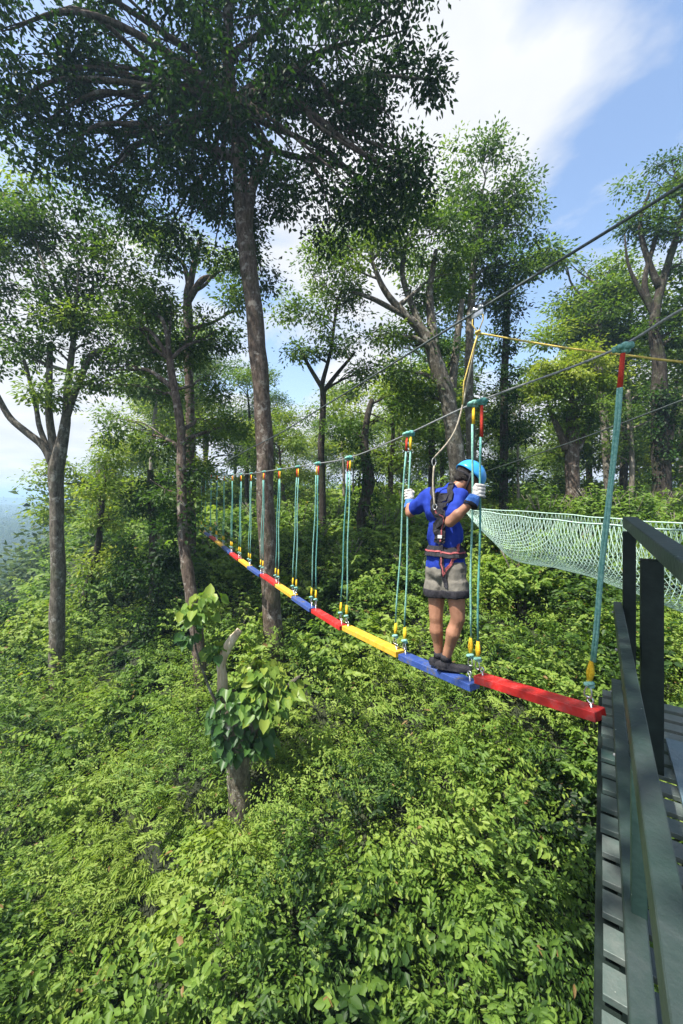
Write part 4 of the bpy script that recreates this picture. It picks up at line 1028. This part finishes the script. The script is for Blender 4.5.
# ------------------------------------------------------------------ person
def person():
    Yp = 3.04
    def J(px, py, dy=0): return W(px, py, Yp + dy)
    foot = J(446, 668)
    root = empty('person', foot, 'person in blue shirt, khaki shorts, sky-blue helmet and harness, gripping the ropes', 'person')
    Fd = Vector((.62, .78, 0)).normalized(); Rt = Vector((Fd.y, -Fd.x, 0))
    Rb = Matrix((Rt, Fd, UP)).transposed()
    ptop = lambda Yv: None
    # skeleton
    hipR, hipL = J(454, 572, -.06), J(437, 572, .06)
    kneR, kneL = J(458, 618, -.10), J(436, 616, .03)
    ankR, ankL = J(446, 658, -.02), J(439, 655, .06)
    shR, shL = J(460, 498, -.10), J(429, 496, .10)
    elR, elL = J(450, 522, -.24), J(410, 513, .16)
    neck = J(451, 489, .0)
    def on_rope(k, z):
        a_, b_ = ROPES[k]; t = (z - a_.z) / (b_.z - a_.z); return a_.lerp(b_, t)
    handR = on_rope((1, 1), W(478, 490, 2.77).z)
    handL = on_rope((2, 1), W(407, 494, 3.5).z)
    hup = Vector((.68, .14, .70)).normalized(); hfw = Vector((.78, .22, -.42)); hfw = (hfw - hup * hfw.dot(hup)).normalized(); hrt = hfw.cross(hup)
    Rh = Matrix((hrt, hfw, hup)).transposed()
    head = J(468, 478, .02)
    wrR = handR + Vector((-.055, -.02, -.075)); wrL = handL + Vector((-.0, -.03, -.09))
    b = MB()
    b.limb([hipR, kneR, ankR], [.085, .056, .036]); b.limb([kneR.lerp(ankR, .12), kneR.lerp(ankR, .34) - Fd * .014, kneR.lerp(ankR, .7)], [.05, .057, .038])
    b.limb([hipL, kneL, ankL], [.085, .056, .036]); b.limb([kneL.lerp(ankL, .12), kneL.lerp(ankL, .34) - Fd * .014, kneL.lerp(ankL, .7)], [.05, .057, .038])
    hip = (hipR + hipL) / 2 + Vector((0, 0, .03)); chest = (shR + shL) / 2 + Vector((0, 0, -.08))
    b.ell(hip, (.15, .11, .12), Rb); b.ell(hip.lerp(chest, .5), (.13, .095, .16), Rb); b.ell(chest, (.155, .105, .15), Rb)
    b.limb([shR.lerp(shL, .1), shR], [.06, .055]); b.limb([shL.lerp(shR, .1), shL], [.06, .055])
    b.limb([shR, elR, wrR], [.050, .040, .028]); b.limb([elR.lerp(wrR, .1), elR.lerp(wrR, .35)], [.04, .042])
    b.limb([shL, elL, wrL], [.050, .040, .028]); b.limb([elL.lerp(wrL, .1), elL.lerp(wrL, .35)], [.04, .042])
    b.limb([neck - Vector((0, 0, .03)), head - hup * .05], [.055, .05])
    b.ell(head, (.074, .092, .10), Rh, 18, 12)                                 # skull
    b.ell(head + hfw * .035 - hup * .06, (.055, .06, .055), Rh)               # jaw
    b.ell(head + hfw * .095 - hup * .015, (.013, .02, .022), Rh)              # nose
    for s_ in (-1, 1):
        b.ell(head + hrt * .075 * s_ - hup * .01, (.012, .02, .032), Rh)      # ears
        b.ell(head + hfw * .082 + hrt * .028 * s_ + hup * .012, (.017, .01, .008), Rh)
    b.ell(head + hfw * .088 - hup * .055, (.022, .012, .008), Rh)             # lips
    remeshed(b, 'body', M['skin'], root, .0075, 4)
    for s_ in (-1, 1):
        m = MB(); m.ell(head + hfw * .089 + hrt * .03 * s_, (.011, .008, .007), Rh); m.build('eye', M['eye'], root, True)
    m = MB(); m.ell(head - hfw * .014 + hup * .012 - hfw * .01, (.082, .092, .098), Rh, 18, 12); m.ell(head - hfw * .06 - hup * .05, (.055, .04, .04), Rh)
    remeshed(m, 'hair', M['hair'], root, .008, 2, .006)
    # shirt
    s = MB()
    s.ell(chest + Vector((0, 0, .0)), (.170, .118, .155), Rb); s.ell(hip.lerp(chest, .55), (.142, .110, .18), Rb); s.ell(hip.lerp(chest, .15), (.155, .122, .14), Rb)
    s.ell(hip + Vector((0, 0, .03)), (.163, .126, .09), Rb)
    s.limb([shR.lerp(shL, .3) + Vector((0, 0, .0)), shR, shR.lerp(elR, .72)], [.070, .070, .060]); s.limb([shL.lerp(shR, .3), shL, shL.lerp(elL, .72)], [.070, .070, .060])
    s.limb([neck - Vector((0, 0, .045)), neck - Vector((0, 0, .012))], [.075, .062])
    shirt = remeshed(s, 'shirt', M['shirt'], root, .0085, 5, .016)
    # shorts: two legs cut off flat at the hem
    t = MB()
    t.ell(hip + Vector((0, 0, -.01)), (.160, .125, .11), Rb)
    for h_, k_ in ((hipR, kneR), (hipL, kneL)):
        t.limb([h_ + Vector((0, 0, .02)), h_.lerp(k_, .28)], [.098, .094])
        e = h_.lerp(k_, .50); t.tube([h_.lerp(k_, .2), e], [.100, .097], 20)
    shorts = remeshed(t, 'shorts', M['shorts'], root, .0085, 3, .010)
    m = MB()
    for h_, k_ in ((hipR, kneR), (hipL, kneL)):
        a_ = h_.lerp(k_, .38); e = h_.lerp(k_, .56); m.tube([a_, a_.lerp(e, .5), e], [.104, .106, .101], 22)
    remeshed(m, 'short_hems', M['black'], root, .008, 2, .006)
    # shoes
    for nm, an, dr in (('shoe', ankR, Vector((.93, -.30, 0))), ('shoe', ankL, Vector((.80, -.60, 0)))):
        dr = dr.normalized(); sd = dr.cross(UP); Rs = Matrix((sd, dr, UP)).transposed()
        base = an + Vector((0, 0, -.062))
        m = MB(); m.ell(base + dr * .12, (.040, .075, .028), Rs); m.ell(base + dr * .03, (.038, .075, .034), Rs); m.ell(base - dr * .045, (.034, .045, .036), Rs); m.limb([an + Vector((0, 0, -.02)), an + Vector((0, 0, -.045))], [.043, .045])
        m.tube([base + dr * .19 - UP * .012, base + dr * .1 - UP * .018, base - dr * .07 - UP * .018], [.032, .043, .036], 12, flat=.32)
        remeshed(m, nm, M['black'], root, .007, 3)
        m = MB(); m.tube([an + Vector((0, 0, -.02)), an + Vector((0, 0, .03))], [.042, .040], 14); m.build('sock', M['black'], root, True)
    # helmet: half shell with rim, tilted with the head
    hc = head + hup * .028 + hfw * .0
    m = MB(); nu, nv = 28, 10; vs = []; fs = []
    for sc_, flip in ((1, 0), (.93, 1)):
        n0 = len(vs)
        for j in range(nv + 1):
            th = (math.pi * .54) * j / nv
            for i in range(nu):
                ph = 2 * math.pi * i / nu
                r_ = Vector((.109 * math.sin(th) * math.cos(ph), (.130 * math.sin(th)) * math.sin(ph), .118 * math.cos(th))) * sc_
                if j == nv: r_ *= 1.035
                if j == nv and math.sin(ph) > .3: r_ += Vector((0, .02 * (math.sin(ph) - .3), -.004))
                vs.append(hc + Rh @ r_)
        for j in range(nv):
            for i in range(nu):
                i2 = (i + 1) % nu; q = (n0 + j * nu + i, n0 + (j + 1) * nu + i, n0 + (j + 1) * nu + i2, n0 + j * nu + i2); fs.append(q)
    e0 = nv * nu; e1 = (nv + 1) * nu + nv * nu
    for i in range(nu):
        i2 = (i + 1) % nu; fs.append((e0 + i, e0 + i2, e1 + i2, e1 + i))
    m.add(vs, fs); hel = m.build('helmet', M['helmet'], root, True)
    m = MB()
    for s_ in (-1, 1):
        m.tube([hc + Rh @ Vector((.088 * s_, -.05, -.02)), head + Rh @ Vector((.084 * s_, -.015, -.05)), head + Rh @ Vector((.055 * s_, .035, -.105))], .008, 6)
    m.tube([hc + Rh @ Vector((.07 * math.cos(a_) * 1.22, -.088 * math.sin(a_) * 1.13, -.045)) for a_ in np.linspace(0, math.pi, 12)], .012, 6)
    m.build('helmet_straps', M['black'], root, True)
    # gloves with separate curled fingers round the ropes
    def glove(c, wr, a0, turn):
        ax = UP
        m = MB(); rr_ = .030
        def P_(ang, r, z): return c + Vector((math.cos(ang) * r, math.sin(ang) * r, z))
        m.ell(P_(a0, .038, -.004), (.024, .024, .047), Matrix.Rotation(a0, 3, 'Z'))
        m.limb([P_(a0, .04, -.03), wr.lerp(c, .25)], [.030, .030])
        for k, ln in enumerate((1.0, 1.1, 1.05, .85)):
            z = .036 - k * .0235
            pts = [P_(a0 + turn * t * ln, r, z - .004 * q) for q, (t, r) in enumerate(((.15, .044), (.8, .038), (1.7, .032), (2.7, .030), (3.3, .026)))]
            m.limb(pts, [.0115, .0115, .0105, .0095, .008])
        m.limb([P_(a0 - turn * .3, .040, -.012), P_(a0 - turn * .95, .042, .014), P_(a0 - turn * 1.7, .034, .032)], [.014, .012, .010])
        g = remeshed(m, 'glove', M['glove_white'], root, .0045, 2)
        m = MB(); d_ = (wr - c); s0 = c + d_ * .50 + Vector((math.cos(a0), math.sin(a0), 0)) * .02; s1 = wr + d_.normalized() * .035
        m.tube([s0, s0.lerp(s1, .4), s1], [.036, .042, .050], 16)
        cf = remeshed(m, 'glove_cuff', M['glove_blue'], root, .006, 2, .004)
        m = MB(); m.tube([s1 - d_.normalized() * .006, s1 + d_.normalized() * .010], [.051, .052], 16); m.build('cuff_trim', M['black'], root, True)
    glove(handR, wrR, math.radians(205), 1)
    glove(handL, wrL, math.radians(-70), -1)
    # harness fitted on the clothes
    def bvh_of(obs):
        vs = []; fs = []
        for o in obs:
            n0 = len(vs); mw = o.matrix_basis
            vs += [v.co.copy() for v in o.data.vertices]; fs += [[i + n0 for i in p.vertices] for p in o.data.polygons]
        return BVHTree.FromPolygons(vs, fs)
    T = bvh_of([shirt, shorts])
    def strap(name, pts, w, mat, off=.006, k=6, th=.0035, closed=False):
        pts = wobble(pts, k, 0) ; P2 = []; N2 = []
        for p in pts:
            q, n_, _, _ = T.find_nearest(p)
            d_ = (p - q)
            P2.append(q + n_ * off); N2.append(n_)
        m = MB(); vs = []; fs = []
        for i, p in enumerate(P2):
            t_ = (P2[min(i + 1, len(P2) - 1)] - P2[max(i - 1, 0)]).normalized(); n_ = N2[i]; sd = t_.cross(n_).normalized()
            for a_, b_ in ((-1, -1), (1, -1), (1, 1), (-1, 1)): vs.append(p + sd * (w / 2 * a_) + n_ * (th * b_))
        for i in range(len(P2) - 1):
            for k_ in range(4): fs.append((i * 4 + k_, i * 4 + (k_ + 1) % 4, i * 4 + 4 + (k_ + 1) % 4, i * 4 + 4 + k_))
        fs.append((0, 1, 2, 3)); z = (len(P2) - 1) * 4; fs.append((z, z + 3, z + 2, z + 1))
        m.add(vs, fs); return m.build(name, M[mat], har)
    har = None
    me = bpy.data.meshes.new('harness')
    wc = hip + Vector((0, 0, .155))
    def ring(c, rx, ry, tilt=0, n=16): return [c + Rt * math.cos(a_) * rx + Fd * math.sin(a_) * ry + UP * tilt * math.cos(a_) for a_ in np.linspace(0, 6.283, n)]
    # harness belt is the harness' own mesh; the straps are its pieces
    har = root
    def capture(f, *a_, **k_): return f(*a_, **k_)
    belt = strap('harness', ring(wc, .19, .15, n=20), .082, 'black', .008, 4, .006)
    har2 = belt
    def strap2(*a_, **k_):
        nonlocal har
        o = strap(*a_, **k_)
        o.parent = har2; o.matrix_parent_inverse = Matrix.Translation(-root.location) if False else Matrix.Identity(4)
        return o
    strap2('belt_stripe', ring(wc + Vector((0, 0, .0)), .2, .16, n=20), .012, 'strap_pink', .017, 4, .002)
    back = -Fd
    bc = hip.lerp(chest, .72) + back * .14
    def S3(px, py): return J(px, py, -.16)
    strap2('shoulder_strap', [J(452, 486, -.02), S3(446, 492), S3(439, 502), S3(434, 516), S3(436, 530), S3(438, 545)], .042, 'black', .010)
    strap2('shoulder_strap', [J(434, 487, .08), J(430, 494, -.1), S3(431, 506), S3(434, 518), S3(430, 530), S3(424, 545)], .040, 'black')
    strap2('back_panel', [J(442, 492, -.12), S3(436, 500), S3(434, 512), S3(434, 524), S3(434, 536), S3(433, 546)], .085, 'black', .005)
    strap2('strap_stripe', [S3(436, 506), S3(433, 518), S3(437, 532), S3(439, 543)], .010, 'strap_pink', .013)
    strap2('seat_strap', [S3(438, 548), S3(439, 560), S3(441, 575), S3(442, 588)], .034, 'black')
    strap2('strap_stripe', [S3(438, 550), S3(440, 565), S3(442, 580)], .009, 'strap_pink', .013)
    strap2('thigh_strap', [S3(464, 546), S3(458, 556), S3(450, 566), S3(443, 575)], .020, 'strap_pink', .008)
    strap2('chest_strap', [J(460, 490, .02), J(464, 510, .12), J(462, 530, .16), J(458, 545, .16)], .03, 'black')
    q, n_, _, _ = T.find_nearest(S3(437, 537))
    m = MB(); m.box(q + n_ * .02, Rt * .016, n_ * .005, UP * .012)
    lb_ = m.build('tag', M['label_white'], root); lb_.parent = har2; lb_.matrix_parent_inverse = Matrix.Identity(4)
    q, n_, _, _ = T.find_nearest(S3(434, 505))
    m = MB(); m.tube([q + n_ * .02 + (Rt * math.cos(a_) * .016 + UP * math.sin(a_) * .022) for a_ in np.linspace(0, 6.283, 14)], .004, 6)
    dr = m.build('back_ring', M['steel'], root, True); dr.parent = har2; dr.matrix_parent_inverse = Matrix.Identity(4)
    # lanyard up to the trolley
    a0 = q + n_ * .025
    c1 = J(434, 462, -.1)
    r2 = empty('lanyard', a0, 'tan safety lanyard rising from the harness back to the trolley', 'lanyard')
    m = MB(); m.tube(wobble([a0, a0.lerp(c1, .5) + Vector((-.01, 0, 0)), c1 - UP * .03], 4, 0), .007, 6); m.tube(wobble([c1 + UP * .03, W(455, 431, 2.84), W(467, 385, 2.80), knot], 5, 0), .0065, 6)
    m.build('cord', M['cord'], r2, True)
    m = MB(); m.tube([c1 + (Vector((.015, 0, 0)) * math.cos(a_) + UP * .030 * math.sin(a_)) for a_ in np.linspace(0, 6.283, 14)], .0045, 6); m.build('carabiner', M['cable'], r2, True)
person()

# ------------------------------------------------------------------ fallen dry leaves near the deck
# ------------------------------------------------------------------ haze
hz = MB()
vs = [(x, y, z) for x in (-2400, 2400) for y in (-300, 2600) for z in (-62, 24)]
hz.add(vs, [(0, 1, 3, 2), (4, 6, 7, 5), (0, 4, 5, 1), (2, 3, 7, 6), (0, 2, 6, 4), (1, 5, 7, 3)])
m, nt, nd, lk = new_mat('haze_air')
pv = nd.new('ShaderNodeVolumePrincipled'); pv.inputs['Color'].default_value = (.50, .74, 1, 1); pv.inputs['Density'].default_value = .0014
pv.inputs['Anisotropy'].default_value = .2
oo = nd.new('ShaderNodeOutputMaterial'); lk.new(pv.outputs[0], oo.inputs['Volume'])
HAZE = True
if HAZE: tag(hz.build('haze', m), kind='stuff')

# ------------------------------------------------------------------ light, sky, camera
SUN_D = Vector((-.42, -.26, .87)).normalized()
el = math.asin(SUN_D.z); az = math.atan2(SUN_D.x, SUN_D.y)
sl = bpy.data.lights.new('sun', 'SUN'); sl.energy = 5.0; sl.angle = math.radians(.55); sl.color = (1, .95, .86)
so = bpy.data.objects.new('sun', sl); C.objects.link(so); so.rotation_euler = (-SUN_D).to_track_quat('-Z', 'Y').to_euler(); so.location = (3, 3, 30)
wd = bpy.data.worlds.new('World'); bpy.context.scene.world = wd; wd.use_nodes = True
nt = wd.node_tree; nd = nt.nodes; lk = nt.links
for n_ in list(nd): nd.remove(n_)
sky = nd.new('ShaderNodeTexSky'); sky.sky_type = 'NISHITA'; sky.sun_disc = False; sky.sun_elevation = el; sky.sun_rotation = az
sky.air_density = 1.2; sky.dust_density = 2.2; sky.ozone_density = 1.6
tc = nd.new('ShaderNodeTexCoord'); sp = nd.new('ShaderNodeSeparateXYZ'); lk.new(tc.outputs['Generated'], sp.inputs[0])
def math_(op, a_, b_=None, c_=None):
    n_ = nd.new('ShaderNodeMath'); n_.operation = op
    for i, q in enumerate((a_, b_, c_)):
        if q is None: continue
        if hasattr(q, 'links'): lk.new(q, n_.inputs[i])
        else: n_.inputs[i].default_value = q
    return n_.outputs[0]
zc = math_('ADD', math_('MAXIMUM', sp.outputs['Z'], 0.0), .12)
u_ = math_('DIVIDE', sp.outputs['X'], zc); v_ = math_('DIVIDE', sp.outputs['Y'], zc)
cb = nd.new('ShaderNodeCombineXYZ'); lk.new(u_, cb.inputs[0]); lk.new(v_, cb.inputs[1]); cb.inputs[2].default_value = 4.2
ns = nd.new('ShaderNodeTexNoise'); ns.inputs['Scale'].default_value = 1.1; ns.inputs['Detail'].default_value = 9; ns.inputs['Roughness'].default_value = .55; ns.inputs['Distortion'].default_value = .3
lk.new(cb.outputs[0], ns.inputs['Vector'])
# broad cloud masses: where the photograph's sky is overcast (in sky-plane coordinates)
def band(a_, b_, c_, w):       # soft band around the line a*u+b*v = c
    d_ = math_('SUBTRACT', math_('ADD', math_('MULTIPLY', u_, a_), math_('MULTIPLY', v_, b_)), c_)
    return math_('SUBTRACT', 1.0, math_('MINIMUM', math_('ABSOLUTE', math_('DIVIDE', d_, w)), 1.0))
CL = band(1, -.02, .12, .52)
low = math_('MULTIPLY', math_('SUBTRACT', 1.0, math_('MINIMUM', math_('MULTIPLY', sp.outputs['Z'], 2.3), 1.0)), .42)
lft = math_('MULTIPLY', math_('MINIMUM', math_('MAXIMUM', math_('MULTIPLY', u_, -1.0), 0.0), 1.0), .13)
fac = math_('ADD', math_('ADD', ns.outputs['Fac'], math_('MULTIPLY', CL, .32)), math_('ADD', low, lft))
cr = ramp(nd, [(.585, (0, 0, 0)), (.64, (.45, .45, .45)), (.73, (1, 1, 1))]); lk.new(fac, cr.inputs['Fac'])
n2 = nd.new('ShaderNodeTexNoise'); n2.inputs['Scale'].default_value = 2.4; n2.inputs['Detail'].default_value = 6; lk.new(cb.outputs[0], n2.inputs['Vector'])
cc = ramp(nd, [(.3, (2.9, 3.05, 3.3)), (.7, (3.65, 3.7, 3.75))]); lk.new(n2.outputs['Fac'], cc.inputs['Fac'])
mx = nd.new('ShaderNodeMix'); mx.data_type = 'RGBA'; lk.new(cr.outputs['Color'], mx.inputs['Factor']); lk.new(sky.outputs[0], mx.inputs[6]); lk.new(cc.outputs['Color'], mx.inputs[7])
bg = nd.new('ShaderNodeBackground'); bg.inputs['Strength'].default_value = .135; lk.new(mx.outputs[2], bg.inputs['Color'])
wo = nd.new('ShaderNodeOutputWorld'); lk.new(bg.outputs[0], wo.inputs['Surface'])

cam = bpy.data.cameras.new('camera'); co = bpy.data.objects.new('camera', cam); C.objects.link(co)
co.location = (0, 0, CZ); co.rotation_euler = (math.pi / 2, 0, 0)
cam.sensor_fit = 'VERTICAL'; cam.sensor_height = 36; cam.sensor_width = 24; cam.lens = F / 1024 * 36
cam.shift_y = -17 / 1024; cam.clip_start = .05; cam.clip_end = 8000
sc = bpy.context.scene; sc.camera = co
sc.render.engine = 'CYCLES'
sc.cycles.use_denoising = True
try: sc.cycles.denoiser = 'OPENIMAGEDENOISE'
except Exception: pass
sc.cycles.max_bounces = 6; sc.cycles.diffuse_bounces = 3; sc.cycles.glossy_bounces = 2; sc.cycles.transmission_bounces = 3; sc.cycles.volume_bounces = 0; sc.cycles.transparent_max_bounces = 6
sc.cycles.caustics_reflective = False; sc.cycles.caustics_refractive = False
sc.cycles.sample_clamp_indirect = 6
vs_ = sc.view_settings; vs_.view_transform = 'Standard'; vs_.look = 'None'; vs_.exposure = 1.14; vs_.gamma = 1; vs_.use_curve_mapping = False
